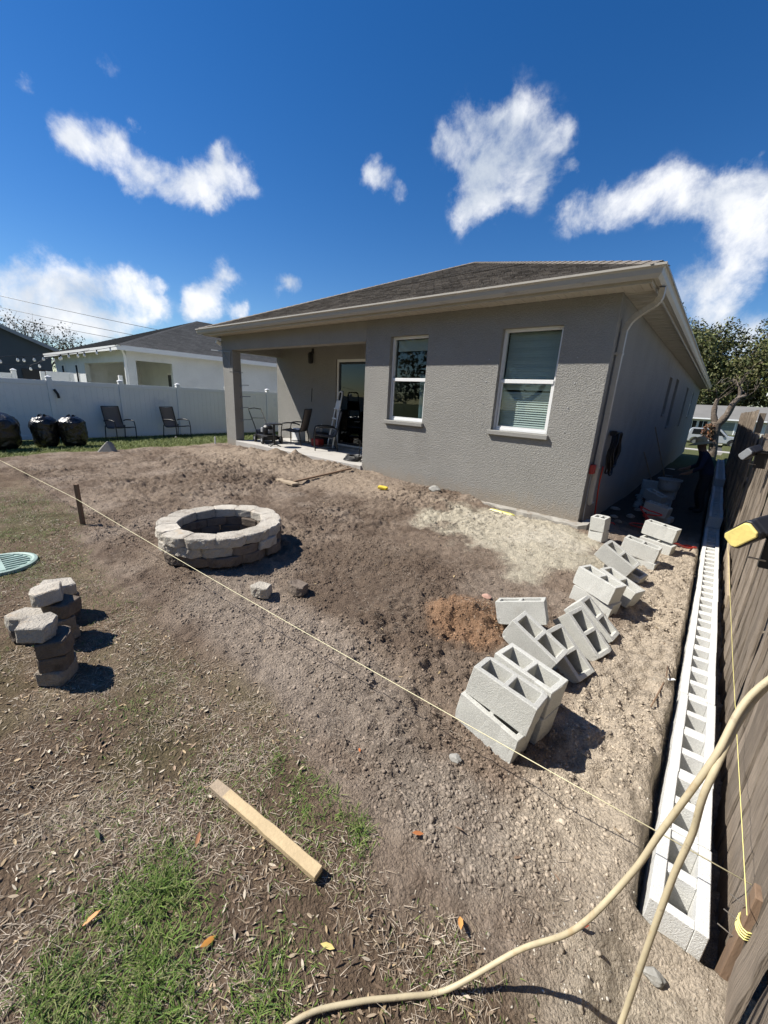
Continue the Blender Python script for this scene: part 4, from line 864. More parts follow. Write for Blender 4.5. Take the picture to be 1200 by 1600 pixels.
vf2 = thing('vinyl_fence', 'second white fence panel seen above the vinyl fence at far left', 'fence', (-17.2, 0, -.1))
for q in (-7.6,-5.6,-3.75): p = link('post', pmm, None, vf2, (0, q, .12)); link('cap', cmm, None, p, (0, 0, 1.83))
for a, b2 in ((-7.54,-5.66),(-5.54,-3.81)): MB().box(-.02,.02,a,b2,.1,1.87).build('panel', VFENCE, vf2)
for q, h in ((-3.05,1.98),(-2.25,2.0),(-.7,2.02)): link('post', pmm, None, vf2, (.3, q, h-1.83))
MB().box(-.02,.02,-2.95,-2.3,.1,2.0).build('panel', VFENCE, vf2, loc=(.3,0,0))
b = MB(); b.tube([(-14.1,-3.35,1.35),(-14.08,-3.28,1.2),(-14.09,-3.27,1.1)], .035, 8); tag(b.build('hanging_strap', BLACKPL, None), 'black strap hanging on the white fence post above the bin bags', 'strap')
# neighbouring houses
nh = thing('house', 'white stucco neighbour house with grey hip roof beyond the vinyl fence', 'house', (-17.6, -.175, 0))
YN, XN = 13.0, -11.6
wall_build(holed_wall(MB(), 0, YN, -.4, 2.95, [(.32, 1.75, .3, 2.57)], .2, MY), 'wall', NSTUCCO, nh)
wall_build(holed_wall(MB(), XN, -.2, -.4, 2.95, [(-5.9, -.25, .3, 2.50)], .2), 'wall', NSTUCCO, nh)
b = MB(); b.box(-6.2,-.2,2.6,2.8,-.4,2.95); b.box(-6.4,-6.2,.2,2.8,-.4,2.95); b.box(XN,XN+.2,.2,YN,-.4,2.95); b.box(XN+.2,-.2,YN-.2,YN,-.4,2.95); b.build('patio_wall', NSTUCCO, nh)
b = MB(); b.box(-6.2,-.2,.2,2.6,2.85,2.95); b.build('patio_ceiling', SOFFIT, nh)
for (x0, x1) in ((-10.12,-9.76),(-7.4,-7.1)):
    w = MB(); w.box(x0-.08,x1+.08,-.02,.0-.002,1.2,2.5); f_ = w.build('window_frame', WHITE, nh); w = MB(); w.box(x0,x1,-.03,-.021,1.28,2.42); w.build('pane', CARGLASS, f_)
w = MB(); w.box(-2.6,-1.6,2.56,2.598,.1,2.25); f_ = w.build('door', WHITE, nh); w = MB(); w.box(-2.5,-1.7,2.54,2.558,.2,2.15); w.build('pane', CARGLASS, f_)
b = MB(); b.box(.001,.07,-.12,-.03,-.2,2.75); b.tube([(.04,-.075,2.72),(.15,-.15,2.85),(.36,-.3,2.98)], .04, 8); b.build('downspout', WHITE, nh)
e2 = .4; zz = 3.05; x0, x1, y0, y1 = XN-e2, e2, -e2, YN+e2; hw = (x1-x0)/2; zr2 = zz+.37*hw; xc2 = (x0+x1)/2; yh = hw
roof_obj([((x0,y0,zz),(x1,y0,zz),(xc2,y0+yh,zr2),(xc2,y0+yh,zr2)), ((x1,y0,zz),(x1,y1,zz),(xc2,y1-yh,zr2),(xc2,y0+yh,zr2)), ((x1,y1,zz),(x0,y1,zz),(xc2,y1-yh,zr2),(xc2,y1-yh,zr2)), ((x0,y1,zz),(x0,y0,zz),(xc2,y0+yh,zr2),(xc2,y1-yh,zr2))], NSHINGLE, nh, caps=[((x1,y0,zz+.02),(xc2,y0+yh,zr2+.02)), ((xc2,y0+yh,zr2+.02),(xc2,y1-yh,zr2+.02))])
b = MB(); b.box(x1-.03,x1+.02,y0-.02,y1,zz-.17,zz+.01); b.box(x0,x1-.031,y0-.02,y0+.03,zz-.17,zz+.01); b.build('fascia', WHITE, nh)
b = MB(); b.box(0,x1-.03,y0+.03,y1,zz-.11,zz-.10); b.box(x0,0,y0+.03,0,zz-.11,zz-.10); b.build('soffit', SOFFIT, nh)
gh = thing('house', 'dark grey gabled neighbour house at the far left edge', 'house', (-34, 0, -.3))
b = MB(); prof_ = [(-11,-.2),(.6,-.2),(.6,3.9),(-5.2,6.35),(-11,3.9)]
b.add([(0,y,z) for y, z in prof_]+[(-12,y,z) for y, z in prof_], [(0,1,2,3,4),(9,8,7,6,5)]+[(i,(i+1)%5,(i+1)%5+5,i+5) for i in range(5)]); b.build('wall', GHOUSE, gh)
for s, (ya, za, yb, zb) in enumerate(((1.05,3.78,-5.2,6.45),(-11.45,3.78,-5.2,6.45))):
    b = MB(); b.add([(.35,ya,za),(.35,yb,zb),(-12.3,yb,zb),(-12.3,ya,za),(.35,ya,za+.1),(.35,yb,zb+.1),(-12.3,yb,zb+.1),(-12.3,ya,za+.1)], [(0,1,2,3),(4,5,6,7),(0,1,5,4),(1,2,6,5),(2,3,7,6),(3,0,4,7)]); b.build('roof', GREYROOF, gh)
    b = MB(); b.add([(.352,ya,za-.12),(.352,yb,zb-.12),(.352,yb,zb+.11),(.352,ya,za+.11),(.40,ya,za-.12),(.40,yb,zb-.12),(.40,yb,zb+.11),(.40,ya,za+.11)], [(0,1,2,3),(4,5,6,7),(0,1,5,4),(2,3,7,6),(3,0,4,7),(1,2,6,5)]); b.build('fascia', GREYPL, gh)
b = MB(); b.box(.001,.05,-1.0,.45,.2,2.55); b.build('doorway', BLACKPL, gh)

# ------------------------------------------------------------------ string lights, wires
sl1 = [(-14.6,-1.35,2.82),(-14.6,-1.6,2.74),(-14.6,-2.0,2.62),(-14.6,-2.4,2.51),(-14.6,-2.75,2.44),(-14.6,-3.0,2.37),(-14.6,-3.4,2.30),(-14.6,-3.8,2.23),(-14.6,-4.05,2.22),(-14.6,-4.4,2.14),(-14.6,-6,1.95)]
def light_string(pts, bulbs, label):
    t = thing('string_light', label, 'string lights', pts[0]); o = Vector(pts[0])
    MB().tube([Vector(p)-o for p in pts], .007, 6).build('wire', BLACKPL, t)
    bm_ = MB().lathe([(0,-.085),(.022,-.075),(.028,-.05),(.016,-.02),(.014,0)], 8).mesh('bulb', smooth=True); bm_.materials.append(BULB)
    sm_ = MB().lathe([(.015,-.02),(.015,.03),(0,.035)], 8).mesh('socket'); sm_.materials.append(BLACKPL)
    for p in bulbs:
        q = link('bulb', bm_, None, t, Vector(p)-o); q.scale = (1.3,)*3; link('socket', sm_, None, q)
light_string(sl1, [(-14.6,y,z-.03) for y, z in ((-1.597,2.74),(-1.987,2.61),(-2.333,2.51),(-2.746,2.43),(-2.981,2.34),(-3.375,2.29),(-3.593,2.25),(-3.828,2.21),(-3.967,2.21),(-4.345,2.13))], 'upper string of white bulbs hanging in front of the white neighbour house')
sl2 = [(-14.9,-2.1,2.62),(-14.9,-2.44,2.50),(-14.9,-2.88,2.38),(-14.9,-3.2,2.26),(-14.9,-3.45,2.10),(-14.9,-3.66,2.0),(-14.9,-4.3,1.98)]
light_string(sl2, [(-14.9,y,z-.03) for y, z in ((-2.436,2.49),(-2.88,2.38),(-3.07,2.31),(-3.445,2.09),(-3.664,1.99))], 'lower short string of white bulbs sagging in front of the dark neighbour house')
for i, (a, c, sag) in enumerate((((-95,0.6,15.3),(-60,27,8.6),.3),((-95,.3,13.6),(-62,25,7.6),.3),((-95,.3,12.4),(-60,25,6.6),.4))):
    P = [Vector(a).lerp(Vector(c), t/12)-Vector((0,0,sag*4*(t/12)*(1-t/12))) for t in range(13)]
    cord('power_line', P, .035, BLACKPL, ['topmost', 'middle', 'lowest'][i]+' power line crossing the sky at the far left', 'power line', 5)

# ------------------------------------------------------------------ garden furniture
def patio_chair():
    t = thing('patio_chair', 'x', 'chair')
    fr = MB()
    for s in (-1, 1):
        x = s*.29
        MB().tube(catmull([(x,-.27,0),(x,-.285,.32),(x,-.25,.55),(x,-.2,.58)], 4), .014, 8).build('leg', BLACKM, t, smooth=True)
        MB().tube(catmull([(x,.30,0),(x,.26,.3),(x,.24,.42)], 4), .014, 8).build('leg', BLACKM, t, smooth=True)
        MB().tube(catmull([(x,-.2,.58),(x,-.05,.60),(x,.15,.59),(x,.27,.56)], 4), .018, 8).build('arm', BLACKM, t, smooth=True)
        fr.tube(catmull([(s*.25,-.26,.40),(s*.25,0,.36),(s*.25,.22,.37),(s*.25,.30,.55),(s*.25,.40,.98)], 5), .013, 8)
        fr.tube([(s*.25,-.2,.385),(x,-.27,.385)], .010, 6); fr.tube([(s*.25,.24,.42),(x,.245,.42)], .010, 6)
        fr.tube([(x,-.275,.06),(x,.295,.06)], .010, 6)
    fr.tube([(-.25,.40,.98),(.25,.40,.98)], .012, 6); fr.tube([(-.25,-.26,.40),(.25,-.26,.40)], .012, 6); fr.tube([(-.25,.22,.37),(.25,.22,.37)], .010, 6)
    fr.build('frame', BLACKM, t)
    sp_ = catmull([(0,-.26,.405),(0,0,.365),(0,.20,.372),(0,.24,.42),(0,.31,.58),(0,.40,.97)], 5)
    def sling(P, name):
        vs = []
        for p in P: vs += [(-.24,p.y,p.z),(0,p.y-.008,p.z-.012),(.24,p.y,p.z),(-.24,p.y+.004,p.z-.006),(0,p.y-.004,p.z-.018),(.24,p.y+.004,p.z-.006)]
        fs = []
        for i in range(len(P)-1):
            a = 6*i; fs += [(a,a+1,a+7,a+6),(a+1,a+2,a+8,a+7),(a+3,a+9,a+10,a+4),(a+4,a+10,a+11,a+5),(a,a+6,a+9,a+3),(a+2,a+5,a+11,a+8)]
        MB().add(vs, fs).build(name, SLING, t, smooth=True)
    sling(sp_[:13], 'seat'); sling(sp_[12:], 'backrest')
    return t
ch0 = patio_chair(); ch = [ch0]+[copy_tree(ch0) for _ in range(3)]
for o, loc, rz, lab in zip(ch, [(-13.45,-1.95,gz(-13.45,-1.95)),(-13.3,-.25,gz(-13.3,-.25)),(-8.35,1.10,.14),(-6.95,1.05,.14)], [104, 110, -62, -38],
    ['brown sling patio chair on the lawn against the white fence, left of two','brown sling patio chair on the lawn against the white fence, right of two','brown sling patio chair on the patio turned away beside the round table','brown sling patio chair on the patio in front of the white ladder']):
    o.location = loc; o.rotation_euler = (0, 0, R(rz)); o.scale = (1.06,)*3; tag(o, lab, 'chair', 'brown sling patio chairs')
tb = thing('side_table', 'small black round pedestal table on the patio beside the lawn mower', 'table', (-8.15,.22,.14))
MB().lathe([(0,.60),(.23,.605),(.24,.62),(.235,.635),(0,.64)], 24).build('top', BLACKM, tb)
MB().tube([(0,0,.03),(0,0,.6)], .028, 10).build('pedestal', BLACKM, tb)
b = MB()
for k in range(4): a = k*math.pi/2+.4; b.tube([(0,0,.06),(.1*math.cos(a),.1*math.sin(a),.04),(.2*math.cos(a),.2*math.sin(a),.012)], .014, 6)
b.build('foot', BLACKM, tb)
lm = thing('lawn_mower', 'black push lawn mower parked by the patio column', 'mower', (-8.95,.55,.14), (0,0,R(-12)))
MB().prism([(-.32,-.24),(.2,-.26),(.34,-.15),(.34,.15),(.2,.26),(-.32,.24)], .10, .24).build('deck', BLACKM, lm, bevel=.03, seg=2)
MB().lathe([(0,.52),(.10,.515),(.15,.46),(.16,.36),(.14,.25),(0,.24)], 18).build('engine', BLACKPL, lm, smooth=False)
b = MB(); b.box(-.14,.02,-.17,-.06,.3,.44); b.box(.06,.18,-.05,.12,.28,.40); b.build('air_filter', GREYPL, lm, bevel=.015)
wm = MB().lathe([(.03,-.03),(.10,-.03),(.112,-.02),(.112,.02),(.10,.03),(.03,.03)], 20, Matrix.Rotation(R(90),4,'X')).mesh('wheel'); wm.materials.append(TYRE)
for x, y in ((-.30,-.28),(-.30,.28),(.28,-.28),(.28,.28)): w_ = link('wheel', wm, None, lm, (x,y,.112)); MB().lathe([(0,-.034),(.05,-.033),(.05,.033),(0,.034)], 12, Matrix.Rotation(R(90),4,'X')).build('hub', GREYPL, w_)
b = MB()
for s in (-1,1): b.tube([(-.28,s*.2,.2),(-.55,s*.2,.48),(-1.02,s*.2,.93)], .014, 8)
b.tube([(-1.02,-.2,.93),(-1.05,0,.955),(-1.02,.2,.93)], .014, 8); b.tube([(-.75,-.2,.67),(-.75,.2,.67)], .010, 6); b.build('handle', BLACKM, lm)
MB().prism([(-.62,-.16),(-.3,-.18),(-.3,.18),(-.62,.16)], .12, .34).build('grass_bag', SLING, lm, bevel=.05, seg=2)
ld = thing('step_ladder', 'white step ladder leaning folded against the patio door frame', 'ladder', (-7.2,1.45,.14), (0,0,R(-25)))
Mt = Matrix.Rotation(R(-11),4,'X')
for s in (-1,1): MB().tube(catmull([Mt @ Vector((s*.25,0,0)), Mt @ Vector((s*.19,0,.9)), Mt @ Vector((s*.165,0,1.38))], 4), .022, 8).build('rail', WHITE, ld, smooth=True)
MB().tube(catmull([Mt @ Vector((-.165,0,1.36)), Mt @ Vector((-.15,0,1.55)), Mt @ Vector((-.1,0,1.6)), Mt @ Vector((.1,0,1.6)), Mt @ Vector((.15,0,1.55)), Mt @ Vector((.165,0,1.36))], 5), .018, 8).build('handle', WHITE, ld, smooth=True)
for z, w_ in ((.28,.23),(.56,.21),(.84,.19),(1.12,.175)): MB().box(-w_,w_,-.05,.05,z-.02,z+.02,Mt).build('step', GREYPL if z < .3 else WHITE, ld, bevel=.006)
MB().box(-.16,.16,-.015,.015,1.14,1.36,Mt).build('tray', WHITE, ld, bevel=.01)
hs_ = thing('hose_pile', 'dark coiled hose heaped on the patio slab at the wall edge', 'hose', (-5.15,.32,.14))
for k in range(4):
    MB().tube([(.22*math.cos(t)+.02*k-.03, .16*math.sin(t)+.015*k, .02+.03*k+.008*math.sin(3*t+k)) for t in np.linspace(0,2*math.pi,25)], .016, 6).build('coil', BLACKHOSE, hs_)
MB().tube([(.1,.1,.03),(.12,.12,.45)], .012, 6).build('upright', BLACKHOSE, hs_)
def cluttered(name, loc, size, mat, label, cat):
    b = MB(); sx, sy, sz = size; b.prism([(-sx,-sy*.9),(sx*.9,-sy),(sx,sy*.8),(-sx*.85,sy)], 0, sz); return tag(b.build(name, mat, None, bevel=min(sx,sy,sz)*.25, seg=2, loc=loc), label, cat)
cluttered('storage_box', (-7.9,1.72,.14), (.22,.15,.38), BLACKPL, 'dark storage box behind the patio chairs against the wall', 'box')
cluttered('toolbox', (-7.62,1.35,.14), (.18,.12,.22), REDPL, 'dark red toolbox under the patio chairs', 'box')
cluttered('paper_sack', (-8.75,1.55,.14), (.20,.14,.42), WHITE, 'white paper sack standing behind the turned patio chair', 'sack')
bt = thing('bottle', 'small clear bottle standing on the storage box by the patio wall', 'bottle', (-7.85,1.7,.52)); MB().lathe([(0,0),(.035,.005),(.035,.13),(.015,.17),(.013,.21),(0,.212)], 14).build('body', GREYPL, bt); MB().lathe([(.016,.21),(.016,.235),(0,.236)], 12).build('cap', WHITE, bt)
# brackets and pegs on the patio column
br = thing('wall_bracket', 'grey metal shelf bracket on the patio column below the beam', 'bracket', (-9.86,-.02,2.645))
MB().bar((-1.05,0,.09),(.05,0,0),.03,.025).build('arm', GREYPL, br); MB().bar((0,-.0,0),(-.03,0,-.36),.03,.02).build('strut', GREYPL, br); MB().bar((-.42,0,.03),(-.03,0,-.34),.012,.012).build('brace', GREYPL, br)
for z, y0_, y1_, lab in ((2.10,-.12,.30,'topmost pale peg across the patio column'),(1.755,.2,.48,'second peg from the top on the patio column'),(1.43,.2,.52,'third peg from the top on the patio column'),(1.11,.2,.44,'fourth peg from the top on the patio column'),(.75,.15,.54,'lowest peg on the patio column')):
    b = MB(); b.bar((-9.768,y0_,z),(-9.762,y1_,z+.01),.022,.022); b.box(-9.7829,-9.75,.19,.25,z-.05,z+.0); tag(b.build('peg', GREYPL, None), lab, 'peg', 'pegs on the patio column')
b = MB(); b.tube([(-10.42,-.35,-.15),(-10.42,-.35,.2)], .022, 8); tag(b.build('pipe_stub', WHITE, None), 'short white pipe stub in the ground left of the patio column', 'pipe')
# bin bags
def bin_bag(loc, w, h, seed, label):
    bm = bmesh.new(); bmesh.ops.create_icosphere(bm, subdivisions=5, radius=1)
    for v in bm.verts:
        c = v.co.copy(); z = c.z; a = math.atan2(c.y, c.x); up_ = max(0, z)
        r = 1+.10*mnoise.noise(c*1.6+Vector((seed,0,0)))+.055*mnoise.noise(c*4.5+Vector((0,seed,0)))
        pl = abs(mnoise.noise(Vector((math.cos(a)*4+seed, math.sin(a)*4, z*1.2))))
        k = r-.10*pl*(.3+up_)
        rad = (1-abs(z)**5)**.34*(.94+.10*z) if abs(z) < 1 else 0
        s = math.hypot(c.x, c.y) or 1e-6
        x = c.x/s*rad*w*k; y = c.y/s*rad*w*k; zz = (z*.5+.5)*h*(1+.05*mnoise.noise(c*3+Vector((0,0,seed))))
        if z > .86: f = (z-.86)/.14; zz += .05*h*f+.07*h*mnoise.noise(Vector((a*2,seed,1)))*f
        v.co = Vector((x, y, max(0, zz-.02)))
    me = bpy.data.meshes.new('bin_bag'); bm.to_mesh(me); bm.free(); me.shade_smooth()
    o = link('bin_bag', me, BAG, None, loc, (0,0,seed)); tag(o, label, 'bin bag', 'full black bin bags on the lawn')
    b = MB()
    for k in range(7): a = k*.9+seed; b.add([(.03*math.cos(a),.03*math.sin(a),h*1.0),(.03*math.cos(a+.8),.03*math.sin(a+.8),h*1.0),(.12*math.cos(a+.5),.12*math.sin(a+.5),h*1.05+.04*math.sin(k*2.1)),(.05*math.cos(a+.3),.05*math.sin(a+.3),h*1.09)], [(0,1,2,3)])
    b.build('tied_neck', BAG, o)
bin_bag((-12.35,-4.95,-.14), .46, .86, 1.3, 'black bin bag cut by the left edge of the picture')
bin_bag((-12.45,-4.02,-.14), .31, .80, 2.7, 'black bin bag with wrinkled top, left one of the touching pair')
bin_bag((-12.25,-3.45,-.14), .33, .80, 4.1, 'black bin bag, right one of the touching pair')
# septic lid
sp2 = thing('septic_lid', 'pale green ribbed septic lid set in the grass at the left edge', 'lid', (-3.80,-6.0,gz(-3.80,-6.0)-.005)); sp2.scale = (.78,.78,.6)
MB().lathe([(.36,-.08),(.37,.0),(.37,.05),(.34,.062),(.315,.05),(.31,.03),(0,.03)], 40).build('rim', GREENPL, sp2, smooth=False)
for k in range(7):
    u = -.24+.08*k; l_ = math.sqrt(max(.01,.29**2-u*u)); MB().box(u-.015,u+.015,-l_,l_,.03,.052).build('rib', GREENPL, sp2, bevel=.004)
MB().box(-.30,.30,-.03,.03,.03,.058).build('rib', GREENPL, sp2, bevel=.004)
# ------------------------------------------------------------------ shaded side yard
hc = thing('hose_coil', 'black hose coiled on a hanger on the shaded side wall', 'hose', (.02,1.02,1.15))
MB().box(0,.10,-.10,.10,.06,.14).build('hanger', BLACKPL, hc, bevel=.01)
for k in range(7):
    w_ = .20+.02*math.sin(k*2.3); h_ = .30+.04*math.cos(k*1.7)
    MB().tube([(.05+.014*k+.01*math.sin(5*t), w_*math.sin(t)+.02*math.sin(k), .10-h_+h_*math.cos(t)+.02*math.cos(2*t+k)) for t in np.linspace(0,2*math.pi,29)], .013, 7).build('coil', BLACKHOSE, hc)
rh = catmull([(.06,.70,.74),(.05,.72,.5),(.06,.75,.2),(.10,.80,gz(.12,.8)+.03),(.35,.85,gz(.35,.85)+.02)]+[(.78+.42*math.cos(t)*(1-.04*k_), 1.12+.36*math.sin(t)*(1-.03*k_), gz(.78,1.1)+.02+.010*k_) for k_, t in enumerate(np.linspace(math.pi*1.1, math.pi*1.1+math.pi*6.6, 40))]+[(1.15,.95,gz(1.15,.95)+.02),(1.35,1.0,gz(1.35,1.0)+.02),(1.46,.96,gz(1.46,.96)+.015)], 3)
cord('air_hose', rh, .011, REDHOSE, 'red air hose coming down the wall and coiled on the ground by the corner', 'hose', 7)
cord('air_hose', catmull([(1.18,.35,-.17),(1.25,.5,-.20),(1.36,.72,-.28),(1.47,.93,gz(1.47,.93)+.015)], 6), .016, REDHOSE, 'short bright red hose end beside the far block of the heap', 'hose', 8)
bk = thing('mortar_tub', 'grey round tub standing on blocks in the shaded side yard', 'tub', (.78,4.0,.02))
MB().lathe([(0,.0),(.17,.0),(.19,.06),(.20,.2),(.225,.215),(.225,.235),(.205,.235),(.18,.06),(.16,.02),(0,.02)], 26).build('bowl', BUCKETM, bk, smooth=False)
MB().tube([(.215*math.cos(t), .215*math.sin(t), .21-.06*math.sin(t/1.0)) for t in np.linspace(0,math.pi,12)], .006, 6).build('handle', STEEL, bk)
loose_block((.70,4.02,-.26), (0,2,10), 'shaded concrete block carrying the left side of the tub'); loose_block((.74,4.04,-.076), (0,1,-6), 'shaded concrete block directly under the tub')
def tool(name, a, c, head, label):
    t = thing(name, label, 'tool', a); MB().tube([Vector((0,0,0)), Vector(c)-Vector(a)], .016, 8).build('handle', DIRTYWOOD, t)
    MB().prism([(-.11,0),(.11,0),(.12,.18),(.06,.27),(0,.3),(-.06,.27),(-.12,.18)], -.006, .006, Matrix.Translation((0,0,.0)) @ Matrix.Rotation(R(-70),4,'X') @ Matrix.Translation((0,-.28,0))).build('blade', STEEL, t, bevel=.002)
tool('shovel', (.55,7.0,-.30), (.06,6.2,1.25), 0, 'long handled shovel leaning on the shaded side wall, farther one')
tool('shovel', (.42,5.6,-.30), (.08,5.0,.68), 0, 'short handled shovel leaning on the shaded side wall, nearer one')
for i in range(16):
    x = .12+random.random()*.35; y = 1.0+i*.34; 
    rock('rubble_chunk', (x, y, gz(x,y)+.02), (random.uniform(.05,.11), random.uniform(.04,.09), random.uniform(.03,.06)), i*1.7, FOOT, 'rough concrete rubble chunk at the foot of the shaded side wall', 'rubble', 2)['group'] = 'rubble along the shaded wall'
# ------------------------------------------------------------------ person working in the shade
def make_person():
    J = {'pel':(0,0,.86),'sp':(-.04,0,1.05),'ch':(-.13,0,1.26),'nk':(-.19,0,1.40),'hd':(-.235,0,1.50),'top':(-.25,0,1.60),
         'ls':(-.13,.19,1.32),'le':(-.17,.27,1.06),'lw':(-.38,.22,.95),'lh':(-.46,.20,.93),'rs':(-.13,-.19,1.32),'re':(-.18,-.28,1.06),'rw':(-.36,-.20,.90),'rh':(-.44,-.17,.87),
         'lhp':(.0,.10,.82),'lk':(-.06,.12,.45),'la':(.02,.13,.09),'lt':(-.15,.14,.04),'rhp':(.0,-.10,.82),'rk':(-.03,-.12,.45),'ra':(.06,-.13,.09),'rt':(-.11,-.14,.04)}
    RR = {'pel':.155,'sp':.15,'ch':.165,'nk':.065,'hd':.095,'top':.075,'ls':.075,'le':.055,'lw':.036,'lh':.04,'rs':.075,'re':.055,'rw':.036,'rh':.04,'lhp':.11,'lk':.078,'la':.055,'lt':.045,'rhp':.11,'rk':.078,'ra':.055,'rt':.045}
    E = [('pel','sp'),('sp','ch'),('ch','nk'),('nk','hd'),('hd','top'),('ch','ls'),('ls','le'),('le','lw'),('lw','lh'),('ch','rs'),('rs','re'),('re','rw'),('rw','rh'),('pel','lhp'),('lhp','lk'),('lk','la'),('la','lt'),('pel','rhp'),('rhp','rk'),('rk','ra'),('ra','rt')]
    for s, h in (('l','lh'),('r','rh')):     # four fingers and a thumb on each hand
        hx = Vector(J[h]); sg = 1 if s == 'l' else -1
        for k in range(4):
            J[f'{s}f{k}a'] = tuple(hx+Vector((-.045,.022*(k-1.5),-.012))); J[f'{s}f{k}b'] = tuple(hx+Vector((-.075-.006*(k in (1,2)),.02*(k-1.5),-.04))); RR[f'{s}f{k}a'] = .010; RR[f'{s}f{k}b'] = .008
            E += [(h, f'{s}f{k}a'), (f'{s}f{k}a', f'{s}f{k}b')]
        J[f'{s}th'] = tuple(hx+Vector((-.035,-sg*.045,.0))); RR[f'{s}th'] = .010; E.append((h, f'{s}th'))
    names = list(J); me = bpy.data.meshes.new('person'); me.from_pydata([J[n] for n in names], [(names.index(a), names.index(b)) for a, b in E], [])
    o = bpy.data.objects.new('tmp', me); COL.objects.link(o); md = o.modifiers.new('s', 'SKIN')
    for i, n in enumerate(names): me.skin_vertices[0].data[i].radius = (RR[n],)*2
    me.skin_vertices[0].data[0].use_root = True; o.modifiers.new('u', 'SUBSURF').levels = 2
    dg = bpy.context.evaluated_depsgraph_get(); me2 = bpy.data.meshes.new_from_object(o.evaluated_get(dg)); bpy.data.objects.remove(o)
    me2.name = 'person'; me2.materials.clear()
    for m in (SKIN, SHIRT, TROUSER): me2.materials.append(m)
    for p in me2.polygons:
        c = p.center
        p.material_index = 2 if c.z < .90 and abs(c.y) < .26 and c.x > -.22 else (0 if (c.z > 1.40 and c.x < -.10 and abs(c.y) < .12) or c.x < -.30 else 1)
    me2.shade_smooth(); return me2
ps = link('person', make_person(), None, None, (1.22,4.0,gz(1.22,4.0)-.02), (0,0,R(8))); ps.scale = (.91,)*3; ps.location.x += .14; tag(ps, 'person in a straw hat and dark clothes bent over in the shaded side yard', 'person')
MB().lathe([(0,.17),(.05,.165),(.09,.14),(.105,.08),(.11,.03),(.16,.02),(.235,.0),(.24,.005),(.16,.03),(.11,.045)], 28, Matrix.Translation((-.245,0,1.555)) @ Matrix.Rotation(R(-14),4,'Y')).build('hat', STRAW, ps, smooth=True)
tw = thing('trowel', 'mason trowel in the hand of the person in the straw hat', 'tool', (.90,3.9,.48)); MB().tube([(.06,0,-.01),(-.05,0,0)], .013, 8).build('handle', STAKEWOOD, tw); MB().prism([(-.24,0),(-.10,-.05),(-.08,0),(-.10,.05)], -.002, .002).build('blade', STEEL, tw)
# ------------------------------------------------------------------ street end: road, house across, car, trees
rd = MB(); zr0 = -1.44
rd.add([(-120,40,zr0),(120,40,zr0),(120,50,zr0),(-120,50,zr0),(-120,40,zr0-.3),(120,40,zr0-.3),(120,50,zr0-.3),(-120,50,zr0-.3)], [(0,1,2,3),(0,4,5,1),(2,6,7,3)])
rd.build('road', ASPHALT)['kind'] = 'structure'
pv = MB(); pv.box(-120,120,38.2,39.6,-1.7,-1.34); pv.build('pavement', CONC)['kind'] = 'structure'
pv = MB(); pv.box(-120,120,50.0,51.2,-1.7,-1.32); pv.build('pavement', CONC)['kind'] = 'structure'
dv = MB(); dv.box(-3.2,3.6,51.2,70,-1.7,-1.36); dv.build('driveway', CONC)['kind'] = 'structure'
fh = thing('house', 'low cream house with grey roof and wide sage garage door across the street', 'house', (0,72,-1.5))
wall_build(holed_wall(MB(), -12, 14, 0, 2.75, [(-2.6,-1.5,1.0,2.3),(-1.2,-.2,1.0,2.3)], .2), 'wall', CREAM, fh)
b = MB(); b.box(-12,-11.8,.2,9,0,2.75); b.box(13.8,14,.2,9,0,2.75); b.box(-12,14,9,9.2,0,2.75); b.build('wall', CREAM, fh)
for x0, x1 in ((-2.6,-1.5),(-1.2,-.2)):
    b = MB(); b.box(x0,x1,.06,.1,1.0,2.3); f_ = b.build('window', CARGLASS, fh); b = MB(); b.box((x0+x1)/2-.03,(x0+x1)/2+.03,.03,.059,1,2.3); b.build('mullion', WHITE, f_)
gd = MB()
for k in range(4): gd.box(.9,3.0,-.05,-.002,.02+.56*k,.56*k+.57)
gd.build('garage_door', GARAGE, fh, bevel=.01)
b = MB(); b.box(.75,.9,-.08,-.002,0,2.4); b.box(3.0,3.15,-.08,-.002,0,2.4); b.box(.75,3.15,-.08,-.002,2.4,2.55); b.build('door_trim', WHITE, fh)
b = MB(); b.add([(-12.6,-.7,2.75),(14.6,-.7,2.75),(14.6,9.9,2.75),(-12.6,9.9,2.75),(-8,4.6,4.75),(10,4.6,4.75)], [(0,1,5,4),(1,2,5),(2,3,4,5),(3,0,4),(0,3,2,1)]); b.build('roof', GREYROOF, fh)
b = MB(); b.box(-12.6,14.6,-.76,-.70,2.58,2.78); b.build('fascia', WHITE, fh)
